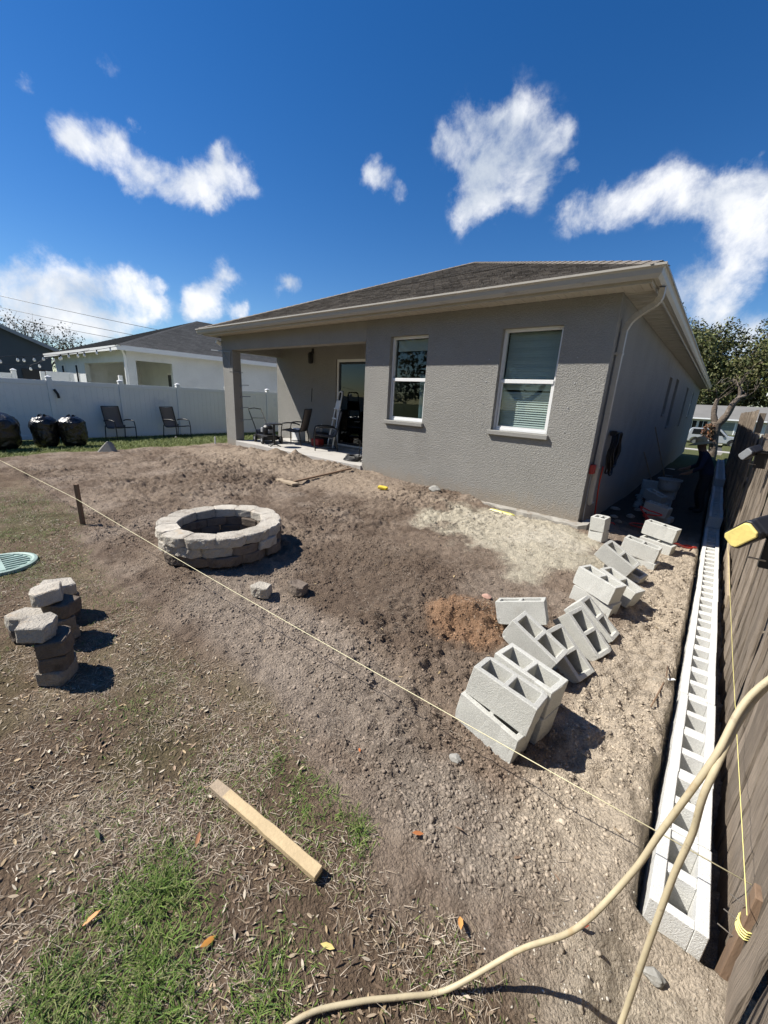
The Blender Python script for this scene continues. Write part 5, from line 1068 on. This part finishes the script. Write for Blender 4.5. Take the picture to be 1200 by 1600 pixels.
# parked pick-up
def car(loc, rz, label):
    t = thing('parked_car', label, 'car', loc, (0,0,rz))
    side = [(-2.45,.45),(-2.5,.95),(-2.42,1.08),(-2.2,1.12),(-2.05,1.72),(-1.9,1.80),(.25,1.80),(.45,1.74),(1.05,1.16),(2.15,1.05),(2.42,.95),(2.5,.6),(2.45,.42)]
    arcs = []
    for cx in (1.55,-1.5): arcs.append([(cx+.44*math.cos(a), .42+.44*math.sin(a)) for a in np.linspace(0,math.pi,9)])
    poly = side+arcs[0]+arcs[1]
    MB().prism([(x,z) for x, z in poly], -.92, .92, Matrix.Rotation(R(90),4,'X')).build('body', CARPAINT, t, bevel=.05, seg=2)
    for s in (-1,1):
        for q in ([(-1.88,1.15),(-1.82,1.68),(-1.1,1.70),(-1.1,1.15)],[(-1.0,1.15),(-1.0,1.70),(-.15,1.70),(-.15,1.15)],[(-.05,1.15),(-.05,1.70),(.28,1.68),(.82,1.16)]):
            MB().prism(q, -.005, .005, Matrix.Translation((0,s*.922,0)) @ Matrix.Rotation(R(90),4,'X')).build('side_window', CARGLASS, t)
        MB().box(.62,.80,-.06,.06,1.08,1.24,Matrix.Translation((0,s*1.0,0))).build('mirror', BLACKPL, t, bevel=.02)
        MB().box(2.40,2.52,-.16,.16,.78,.95,Matrix.Translation((0,s*.66,0))).build('headlight', BULB, t, bevel=.02)
        for x in (1.55,-1.5):
            w = MB().lathe([(.2,-.11),(.36,-.12),(.39,-.09),(.39,.09),(.36,.12),(.2,.11)], 24, Matrix.Translation((x,s*.80,.39)) @ Matrix.Rotation(R(90),4,'X')).build('wheel', TYRE, t); MB().lathe([(0,-.10),(.2,-.105),(.21,-.08),(.21,.08),(.2,.105),(0,.10)], 16, Matrix.Translation((x,s*.80,.39)) @ Matrix.Rotation(R(90),4,'X')).build('rim', STEEL, w)
    MB().add([(.50,-.80,1.73),(.50,.80,1.73),(1.04,.86,1.18),(1.04,-.86,1.18),(.52,-.80,1.74),(.52,.80,1.74),(1.06,.86,1.19),(1.06,-.86,1.19)], [(0,1,2,3),(4,5,6,7),(0,1,5,4),(1,2,6,5),(2,3,7,6),(3,0,4,7)]).build('windscreen', CARGLASS, t)
    MB().box(2.44,2.56,-.85,.85,.42,.62).build('bumper', BLACKPL, t, bevel=.03); MB().box(2.45,2.515,-.45,.45,.68,.92).build('grille', BLACKPL, t, bevel=.01)
car((1.15,47.2,-1.44), 0, 'silver grey sport utility car parked across the street seen past the side yard')
# trees
def leaf_cloud(name, blobs, nleaf, size, cols, parent, seed, flat=.5):
    rng = np.random.default_rng(seed); vs = []; cs = []; fs = []
    for (c, r, n) in blobs:
        k = int(nleaf*n)
        d = rng.normal(size=(k,3)); d /= np.linalg.norm(d,axis=1)[:,None]; rad = rng.uniform(.35,1.05,k)**.55
        P = np.array(c)+d*rad[:,None]*np.array(r)
        keep = np.array([mnoise.noise(Vector(p)*(1.6/max(r)*1.6))> -.22 for p in P])
        for p, dd in zip(P[keep], d[keep]):
            a = rng.normal(size=3)+dd*.7; a /= np.linalg.norm(a); b = np.cross(a, rng.normal(size=3)); b /= np.linalg.norm(b); s = size*rng.uniform(.6,1.35); u = np.cross(a,b)
            o = len(vs); vs += [tuple(p-b*s-u*s*.1), tuple(p-u*s*.5), tuple(p+b*s+u*s*.1), tuple(p+u*s*.5)]; fs.append((o,o+1,o+2,o+3))
            cc = np.array(cols[rng.integers(len(cols))])*rng.uniform(.7,1.3); cs += [tuple(cc)]*4
    m = MB(); m.v = vs; m.f = fs; m.mi = [0]*len(fs); m.c = cs
    me = bpy.data.meshes.new(name); me.from_pydata(vs, [], fs); me.update()
    at = me.color_attributes.new('Col','FLOAT_COLOR','POINT'); at.data.foreach_set('color', np.array([(*c,1) for c in cs], np.float32).ravel())
    return link(name, me, LEAFM, parent)
def limbs(mb, base, d, L, r, depth, rng, spread=.6, ends=None, kids=3, droop=.02):
    P = [Vector(base)]; d = Vector(d).normalized(); n = 5
    for i in range(n):
        d = (d+Vector(rng.normal(size=3))*.16+Vector((0,0,.04-droop))).normalized(); P.append(P[-1]+d*L/n)
    mb.tube(P, [r*(1-.5*i/n) for i in range(n+1)], 7 if r > .05 else 4, cap=False)
    if ends is not None: ends.append(P[-1])
    if depth:
        for k in range(kids):
            q = P[2+int(rng.integers(4))] if k else P[-1]
            dd = (d+Vector(rng.normal(size=3))*spread).normalized(); limbs(mb, q, dd, L*rng.uniform(.55,.8), r*.5, depth-1, rng, spread, ends, kids, droop)
GREENS = [(.045,.06,.016),(.075,.088,.025),(.12,.13,.04),(.03,.04,.013),(.10,.09,.035),(.15,.145,.06)]
def big_tree(loc, h, w, seed, label, n=1.0):
    t = thing('oak_tree', label, 'tree', loc, group='trees beyond the street'); rng = np.random.default_rng(seed); b = MB(); ends = []
    for k in range(4): limbs(b, (0,0,h*.18), (rng.normal()*.6,rng.normal()*.6,1), h*.42, h*.022, 2, rng, .7, ends)
    b.tube([(0,0,-.5),(.1,0,h*.1),(0,.1,h*.2)], [h*.035,h*.03,h*.025], 9); b.build('trunk', BARK, t)
    bl = []
    for e_ in ends: bl.append(((e_.x*w/h*1.6, e_.y*w/h*1.6, min(e_.z, h*.92)), (w*.16,w*.16,h*.10), .06))
    for k in range(8): a = rng.uniform(0,2*math.pi); q = rng.uniform(.2,.8); bl.append(((math.cos(a)*w*.42*q, math.sin(a)*w*.42*q, h*rng.uniform(.3,.75)), (w*.2,w*.2,h*.13), .10))
    leaf_cloud('crown', bl, 6000*n, .26, GREENS, t, seed+5); return t
for loc, h, w, sd, lab in [((-6,92,-1.5),24,17,21,'tall dark green oak behind the street house, just right of the roof edge'),((3.5,97,-1.5),21,16,22,'broad olive green oak in the middle of the far tree line'),((11,90,-1.5),19,15,23,'green oak at the right end of the far tree line'),((-1.5,86,-1.5),13,11,24,'lower rounded oak in front of the far tree line')]: big_tree(loc, h, w, sd, lab)
for loc, h, w, sd, lab in [((-13,-30,-.4),12,13,41,'oak behind the photographer mirrored in the wide window'),((-1,-33,-.4),13,14,42,'taller oak behind the photographer'),((11,-29,-.4),12,13,43,'oak at the back right behind the photographer')]: big_tree(loc, h, w, sd, lab, .6)['group'] = 'trees behind the yard'
rn = thing('house', 'unseen beige house added beyond the wooden fence to darken the side yard', 'house', (4.9, 0, -.6))  # out of view, added to block low sky light from the right
MB().box(0,9,-5,19,0,3.2).build('wall', CREAM, rn)
MB().add([(-.5,-5.5,3.2),(9.5,-5.5,3.2),(9.5,19.5,3.2),(-.5,19.5,3.2),(4.5,-.5,5.2),(4.5,14.5,5.2)], [(0,1,4),(1,2,5,4),(2,3,5),(3,0,4,5),(0,3,2,1)]).build('roof', GREYROOF, rn)
for y_ in (0.,5.,11.): w = MB(); w.box(-.03,-.002,y_,y_+1,1.2,2.5); w.build('window', CARGLASS, rn)
tk = thing('tree', 'pruned oak with a thick forked bare trunk by the street', 'tree', (1.25,27,-1.1)); rng = np.random.default_rng(5); b = MB()
b.tube(catmull([(.12,0,-.4),(.08,0,.6),(-.08,0,1.7),(-.1,0,2.35)], 5), [.26]*5+[.24]*5+[.28]*6, 12)
b.tube(catmull([(-.15,0,2.2),(-.35,0,2.75),(-.42,.05,3.35),(-.38,.1,3.75)], 4), [.18]*4+[.15]*4+[.11]*5, 10); b.tube(catmull([(-.02,0,2.2),(.28,0,2.8),(.42,-.05,3.5),(.62,0,3.9),(.52,0,4.5)], 4), [.21]*4+[.18]*4+[.15]*4+[.10]*5, 10); b.tube([(.5,0,3.75),(.75,0,3.95),(.95,.05,4.0)], [.14,.11,.07], 8)
b.build('trunk', BARK, tk, smooth=True)
b = MB()
for k in range(9):
    q = [Vector((-.38,.1,3.7)),Vector((.52,0,4.4)),Vector((.95,.05,4.0))][k % 3]; limbs(b, q, (rng.normal()*.5,rng.normal()*.5,1), 1.0, .035, 1, rng, .8)
b.build('branch', BARK, tk)
leaf_cloud('shade_dapples', [((-.42,-.25,1.75),(.34,.22,.5),1),((-.3,-.25,1.2),(.3,.2,.35),.5)], 420, .07, [(.2,.09,.045),(.14,.06,.03),(.25,.14,.08),(.06,.05,.02)], tk, 9)  # reddish leaf flecks standing in for dappled shade on the trunk
def bare_tree(loc, h, seed, label):
    t = thing('tree', label, 'tree', loc, group='bare trees beyond the left houses'); rng = np.random.default_rng(seed); b = MB(); ends = []
    b.tube([(0,0,-1),(.1,0,h*.35)], [h*.03,h*.022], 8); b.build('trunk', BARK, t); b = MB()
    for k in range(5): limbs(b, (.1,0,h*.33), (rng.normal()*.7,rng.normal()*.7,1), h*.34, h*.013, 3, rng, .7, ends, 3, 0)
    b.build('branch', BARK, t)
    leaf_cloud('crown', [((e_.x,e_.y,e_.z),(.9,.9,.7),1) for e_ in ends[::2]], 9, .13, [(.10,.08,.06),(.07,.07,.03),(.13,.11,.08)], t, seed)
for loc, h, sd, lab in [((-66,2.6,-.5),10.2,31,'bare branched tree at the left edge behind the dark house'),((-63,5.4,-.5),8.8,32,'bare branched tree right of the tallest bare one'),((-61,8.3,-.5),7.6,33,'small bare tree just above the neighbour roof slope'),((-70,-1.5,-.5),10.5,34,'bare tree crown cut by the left picture edge')]: bare_tree(loc, h, sd, lab)
# neighbour's carport beyond the fence
cp = thing('carport', 'white edged carport roof on dark posts beyond the wooden fence', 'carport', (3.2,13,-.8))
MB().box(-.6,5,-3,5,3.35,3.48).build('roof', WHITE, cp); MB().box(-.3,4.8,4.7,4.9,0,3.35).build('back_wall', GHOUSE, cp)
for x, y in ((-.3,-2.7),(-.3,1),(4.6,-2.7)): MB().box(x-.06,x+.06,y-.06,y+.06,0,3.35).build('post', BLACKPL, cp)
b = MB(); b.box(-.15,.15,-.15,.15,0,.32); tag(b.build('carton', pmat('tan carton', (.55,.40,.22), bump=.05), None, bevel=.01, loc=(1.55,13.4,gz(1.55,13.4))), 'tan carton at the far street end of the block wall', 'box')

# ------------------------------------------------------------------ grass, litter, gravel
def strips(name, P, D, L, Wd, bend, cols, mat, label, cat, nseg=2, zoff=0.0):
    """many tapered blades as one mesh; P root, D horizontal direction + lift"""
    n = len(P); up_ = np.array([0,0,1.0]); side = np.cross(D, up_); side /= (np.linalg.norm(side,axis=1)[:,None]+1e-9)
    V = []; ring = []
    for s in range(nseg+1):
        t = s/nseg; c = P+D*(L*t)[:,None]; c[:,2] -= bend*L*t*t
        w = (Wd*(1-t**1.6)*.5)[:,None] if s < nseg else None
        if w is not None: V.append(c-side*w); V.append(c+side*w)
        else: V.append(c)
    k = 2*nseg+1; A = np.stack(V,1).reshape(-1,3); base = (np.arange(n)*k)[:,None]
    F = []
    for s in range(nseg-1): F.append(base+np.array([[2*s,2*s+1,2*s+3]])); F.append(base+np.array([[2*s,2*s+3,2*s+2]]))
    F.append(base+np.array([[2*nseg-2,2*nseg-1,2*nseg]])); F = np.concatenate(F)
    me = bpy.data.meshes.new(name); me.vertices.add(len(A)); me.vertices.foreach_set('co', A.ravel()); me.loops.add(F.size); me.loops.foreach_set('vertex_index', F.astype(np.int32).ravel())
    me.polygons.add(len(F)); me.polygons.foreach_set('loop_start', np.arange(0,F.size,3)); me.polygons.foreach_set('loop_total', np.full(len(F),3)); me.update(); me.validate()
    at = me.color_attributes.new('Col','FLOAT_COLOR','POINT'); cc = np.repeat(np.concatenate([cols, np.ones((n,1))],1), k, axis=0); at.data.foreach_set('color', cc.astype(np.float32).ravel())
    return tag(link(name, me, mat), label, cat, kind='stuff')
def scatter(n, x0, x1, y0, y1, dens):
    x = RNG.uniform(x0,x1,n); y = RNG.uniform(y0,y1,n); k = RNG.uniform(0,1,n) < dens(x,y); return x[k], y[k]
def blades(x, y, lift, L0, L1, w0, w1):
    n = len(x); z = ground_h(x,y); a = RNG.uniform(0,2*np.pi,n); e = np.clip(RNG.normal(lift,.25,n), -.05, 1.5); D = np.stack([np.cos(a)*np.cos(e), np.sin(a)*np.cos(e), np.sin(e)],1)
    return np.stack([x,y,z],1), D, RNG.uniform(L0,L1,n), RNG.uniform(w0,w1,n)
def pick(n, cols, v=.25):
    c = np.array(cols)[RNG.integers(0,len(cols),n)]; return c*RNG.uniform(1-v,1+v,(n,1))
def g_spots(x, y):
    t = np.zeros(x.shape)
    for cx, cy, r, k in ((.07,-6.0,.15,1.1),(.02,-6.17,.13,.9),(.3,-6.12,.17,1.0),(.14,-6.3,.16,.9),(.38,-5.37,.18,.5),(.48,-5.30,.12,.8),(.05,-5.4,.22,.35),(.62,-5.9,.16,.4),(1.05,-5.42,.22,.16),(-.3,-6.1,.2,.2),(-.2,-5.6,.25,.2),(-1.0,-5.7,.3,.18),(-2.3,-5.6,.5,.22),(-3.4,-5.65,.5,.35),(-4.6,-5.5,.8,.4),(-6,-5.7,1,.45)):
        t = np.maximum(t, k*np.exp(-((x-cx)**2+(y-cy)**2)/r**2))
    return np.clip(t*(1+1.5*fbm(x,y,8,3,201)), 0, 1)
ins = lambda x, y: sst(-.05, .12, grass_side(x,y))
x, y = scatter(420000, -7.5, 1.45, -7.2, -4.7, lambda x,y: ins(x,y)*g_spots(x,y)*(.25+.75*np.exp(-(((x-.3)/1.6)**2))))
P,D,L,Wd = blades(x,y,.75,.025,.085,.0022,.0045); L *= .55+.95*np.clip(g_spots(x,y),0,1); strips('grass', P,D,L,Wd, .35, pick(len(x), [(.08,.14,.02),(.11,.18,.03),(.155,.20,.05),(.05,.09,.016),(.19,.20,.08)]), GRASSM, 'green grass tufts growing through the dry thatch in the foreground', 'grass', 3)
x, y = scatter(380000, -7.5, 1.5, -7.2, -4.6, lambda x,y: ins(x,y)*(.30+.7*np.exp(-(((x-.1)/1.5)**2)))*np.clip(.28+.9*fbm(x,y,4,3,202),0,1))
P,D,L,Wd = blades(x,y,.18,.015,.07,.0012,.0034); P[:,2] += .004; strips('dry_thatch', P,D,L,Wd, .15, pick(len(x), [(.28,.22,.16),(.19,.145,.102),(.38,.315,.24),(.10,.074,.052),(.24,.19,.125),(.46,.39,.30)]), GRASSM, 'dry straw thatch covering the foreground and left ground', 'dry grass', 2)
x, y = scatter(230000, -10, 1.5, -5.2, .2, lambda x,y: (1-ins(x,y))*np.clip(.25+.9*fbm(x,y,2.2,4,203),0,1)*np.exp(-((x+1)/4.5)**2)*(blob(x,y,-.35,-1.1,1.5,.98,-.12,.5,3)<.05))
P,D,L,Wd = blades(x,y,.10,.015,.07,.0016,.0036); P[:,2] += .003; strips('straw_debris', P,D,L,Wd, .1, pick(len(x), [(.30,.245,.18),(.20,.155,.115),(.38,.32,.25),(.06,.042,.03),(.15,.11,.08)]), GRASSM, 'scattered straw and root bits on the bare dirt', 'debris', 2)
x, y = scatter(90000, -14.15, -10.0, -9, 6, lambda x,y: sst(-.05,.25,lawn_side(x,y))*np.clip(.75+.5*fbm(x,y,1.5,3,204),0,1))
P,D,L,Wd = blades(x,y,.95,.05,.12,.006,.012); strips('lawn_grass', P,D,L,Wd, .3, pick(len(x), [(.15,.19,.05),(.20,.24,.07),(.11,.15,.04),(.26,.27,.11)]), GRASSM, 'strip of green lawn in front of the white fence', 'grass', 2)
# leaf litter: curled leaves
def leaves(name, x, y, s0, s1, cols, label, cat, lift=.004):
    n = len(x); z = ground_h(x,y)+lift; a = RNG.uniform(0,2*np.pi,n); s = RNG.uniform(0,1,n)**1.6*(s1-s0)+s0; tl = RNG.normal(0,.45,(n,2)); cu = RNG.uniform(-.25,.5,n); asp = RNG.uniform(.20,.40,n)
    tmpl = np.array([(-1,0,0),(-.45,-.8,.5),(.3,-.85,.55),(1,0,.1),(.3,.85,.55),(-.45,.8,.5),(-.4,0,0),(.35,0,0)])
    V = np.zeros((n,8,3))
    lx = tmpl[None,:,0]*s[:,None]; ly = tmpl[None,:,1]*s[:,None]*asp[:,None]; lz = tmpl[None,:,2]*s[:,None]*cu[:,None]*.6+ lx*tl[:,:1]*.5+ly*tl[:,1:]*.8
    V[:,:,0] = x[:,None]+lx*np.cos(a)[:,None]-ly*np.sin(a)[:,None]; V[:,:,1] = y[:,None]+lx*np.sin(a)[:,None]+ly*np.cos(a)[:,None]; V[:,:,2] = z[:,None]+lz-np.minimum(lz.min(1),0)[:,None]*.8
    ft = [(0,1,6),(1,2,7),(1,7,6),(2,3,7),(3,4,7),(4,5,6),(4,6,7),(5,0,6)]
    F = np.concatenate([(np.arange(n)*8)[:,None]+np.array(f)[None,:] for f in ft])
    me = bpy.data.meshes.new(name); A = V.reshape(-1,3); me.vertices.add(len(A)); me.vertices.foreach_set('co', A.ravel()); me.loops.add(F.size); me.loops.foreach_set('vertex_index', F.astype(np.int32).ravel()); me.polygons.add(len(F)); me.polygons.foreach_set('loop_start', np.arange(0,F.size,3)); me.polygons.foreach_set('loop_total', np.full(len(F),3)); me.update(); me.validate(); me.shade_smooth()
    at = me.color_attributes.new('Col','FLOAT_COLOR','POINT'); cc = np.repeat(np.concatenate([cols, np.ones((n,1))],1), 8, axis=0); at.data.foreach_set('color', cc.astype(np.float32).ravel())
    o = link(name, me, GRASSM); tag(o, label, cat); return o
x, y = scatter(24000, -5.5, 1.5, -7.2, -4.7, lambda x,y: ins(x,y)*np.clip(.5+1.0*fbm(x,y,2.6,3,205)-.5*g_spots(x,y),0,1))
leaves('leaf_litter', x, y, .005, .019, pick(len(x), [(.33,.26,.18),(.25,.185,.125),(.44,.38,.29),(.17,.12,.08),(.30,.215,.145),(.11,.075,.052),(.38,.28,.16)]), 'dry brown leaf litter strewn over the thatch', 'leaves')['kind'] = 'stuff'
x, y = scatter(900, -6, 1.5, -5.1, -.4, lambda x,y: (1-ins(x,y))*.35)
leaves('leaf_litter', x, y, .010, .026, pick(len(x), [(.30,.23,.15),(.40,.30,.16),(.22,.15,.10)]), 'few small dry leaves scattered on the bare dirt', 'leaves')['kind'] = 'stuff'
for (lx, ly, s, c, lab) in [(1.0,-5.31,0.031,(.62,.29,.09),'large orange leaf on the thatch left of the hose'),(.70,-5.17,0.028,(.42,.16,.06),'rust coloured leaf on the grey bare soil right of the pine stake'),(1.36,-5.0,0.025,(.22,.04,.02),'dark red leaf just beside the hose near the block wall'),(.67,-5.69,0.028,(.55,.44,.16),'pale yellow leaf below the end of the pine stake'),(.0,-5.84,0.031,(.50,.25,.13),'orange brown leaf above the green tuft'),(-.02,-6.22,0.031,(.58,.28,.12),'orange leaf at the left of the green tuft'),(-.33,-6.12,0.034,(.06,.085,.02),'single green leaf lying on the dry thatch at left'),(.35,-5.97,0.028,(.48,.22,.05),'amber leaf standing at the right side of the green tuft'),(.20,-5.03,0.019,(.45,.14,.05),'small red brown leaf on the dark soil left of the nearest block')]:
    leaves('fallen_leaf', np.array([lx]), np.array([ly]), s, s*1.01, np.array([c]), lab, 'leaf', .012)['group'] = 'larger fallen leaves'
# pebbles and clods
def pebbles(name, x, y, s0, s1, cols, label, mat, sink=-.05, pw=4):
    n = len(x); z = ground_h(x,y); s = RNG.uniform(0,1,n)**pw*(s1-s0)+s0
    ico = bmesh.new(); ico.free(); T = np.array([(1,0,0),(0,1,0),(-1,0,0),(0,-1,0),(0,0,1),(.6,.6,.55),(-.6,.55,.6),(-.55,-.6,.5),(.6,-.6,.6)],float); FT = np.array([(0,1,5),(1,2,6),(2,3,7),(3,0,8),(5,1,6),(6,2,7),(7,3,8),(8,0,5),(4,5,6),(4,6,7),(4,7,8),(4,8,5)])
    k = len(T); sc = RNG.uniform(.6,1.25,(n,1,3))*np.array([1,1,.6]); V = T[None]*(1+RNG.normal(0,.22,(n,k,1)))*sc*s[:,None,None]
    a = RNG.uniform(0,2*np.pi,n)[:,None]; X_ = V[:,:,0]*np.cos(a)-V[:,:,1]*np.sin(a); Y_ = V[:,:,0]*np.sin(a)+V[:,:,1]*np.cos(a)
    A = np.stack([X_+x[:,None], Y_+y[:,None], V[:,:,2]+(z+s*sink)[:,None]],-1).reshape(-1,3); F = ((np.arange(n)*k)[:,None,None]+FT[None]).reshape(-1,3)
    me = bpy.data.meshes.new(name); me.vertices.add(len(A)); me.vertices.foreach_set('co', A.ravel()); me.loops.add(F.size); me.loops.foreach_set('vertex_index', F.astype(np.int32).ravel()); me.polygons.add(len(F)); me.polygons.foreach_set('loop_start', np.arange(0,F.size,3)); me.polygons.foreach_set('loop_total', np.full(len(F),3)); me.update(); me.validate()
    at = me.color_attributes.new('Col','FLOAT_COLOR','POINT'); cc = np.repeat(np.concatenate([cols, np.ones((n,1))],1), k, axis=0); at.data.foreach_set('color', cc.astype(np.float32).ravel())
    return tag(link(name, me, mat), label, 'gravel', kind='stuff')
CLOD = pmat('clod soil', (1,1,1), rough=.97, attr='Col', var=.15, scale=20, finevar=.2, bump=.6, bscale=120, bdist=.005, spec=.1)
x, y = scatter(420000, -9, 1.45, -5.2, -.1, lambda x,y: (1-ins(x,y))*np.clip(.35+1.0*fbm(x,y,1.3,4,206),0,1)*np.exp(-((x+1)/6.5)**2)*(blob(x,y,-.35,-1.1,1.5,.98,-.12,.5,3)<.1))
pebbles('soil_clods', x, y, .0025, .0145, soil_col(x, y)*RNG.uniform(.7,1.15,(len(x),1)), 'crumbly brown soil clods on the bare dirt', CLOD, -.1, 2.6)
x, y = scatter(18000, .7, 1.8, -6.2, 1.2, lambda x,y: (1-ins(x,y)*.6)*np.clip(.3+.8*fbm(x,y,3,3,207)+.6*np.exp(-(((x-1.2)/.25)**2+((y+5.05)/.25)**2))+.5*sst(1.45,1.6,x)*sst(-4.8,-5,y),0,1)*((x<1.53)|(y<-4.76)))
pebbles('gravel', x, y, .0012, .007, pick(len(x), [(.42,.38,.31),(.33,.29,.23),(.24,.19,.15),(.55,.51,.44)]), 'pale gravel grains along the block wall trench', CLOD)
x, y = scatter(14000, -2.2, 1.0, -2.3, .1, lambda x,y: np.clip(blob(x,y,-.35,-1.1,1.5,.98,-.12,.5,3)*2,0,1)*.6)
pebbles('sand_lumps', x, y, .002, .015, pick(len(x), [(.44,.385,.29),(.36,.31,.23),(.50,.45,.35)],.12), 'lumps of pale sand by the house corner', CLOD)
x, y = scatter(9000, -.6, .5, -3.95, -2.9, lambda x,y: np.clip(blob(x,y,0,-3.42,.5,.42,0,.5,4)*2,0,1)*.7)
pebbles('subsoil_lumps', x, y, .002, .012, pick(len(x), [(.29,.175,.105),(.22,.13,.08),(.33,.21,.13)]), 'lumps of orange subsoil beside the block heap', CLOD)
cord('twig', [(1.44,-2.87,gz(1.44,-2.87)+.01),(1.445,-3.05,gz(1.445,-3.05)+.015),(1.43,-3.2,gz(1.43,-3.2)+.01),(1.40,-3.44,gz(1.4,-3.44)+.01)], .005, STAKEWOOD, 'thin dark twig on the bare strip left of the block wall', 'twig')
b = MB(); b.box(-.03,.03,-.009,.009,0,.004); tag(b.build('paper_scrap', WHITE, None, loc=(1.48,-2.98,gz(1.48,-2.98)+.006), rot=(0,.05,.9)), 'tiny white scrap on the bare strip left of the block wall', 'scrap')
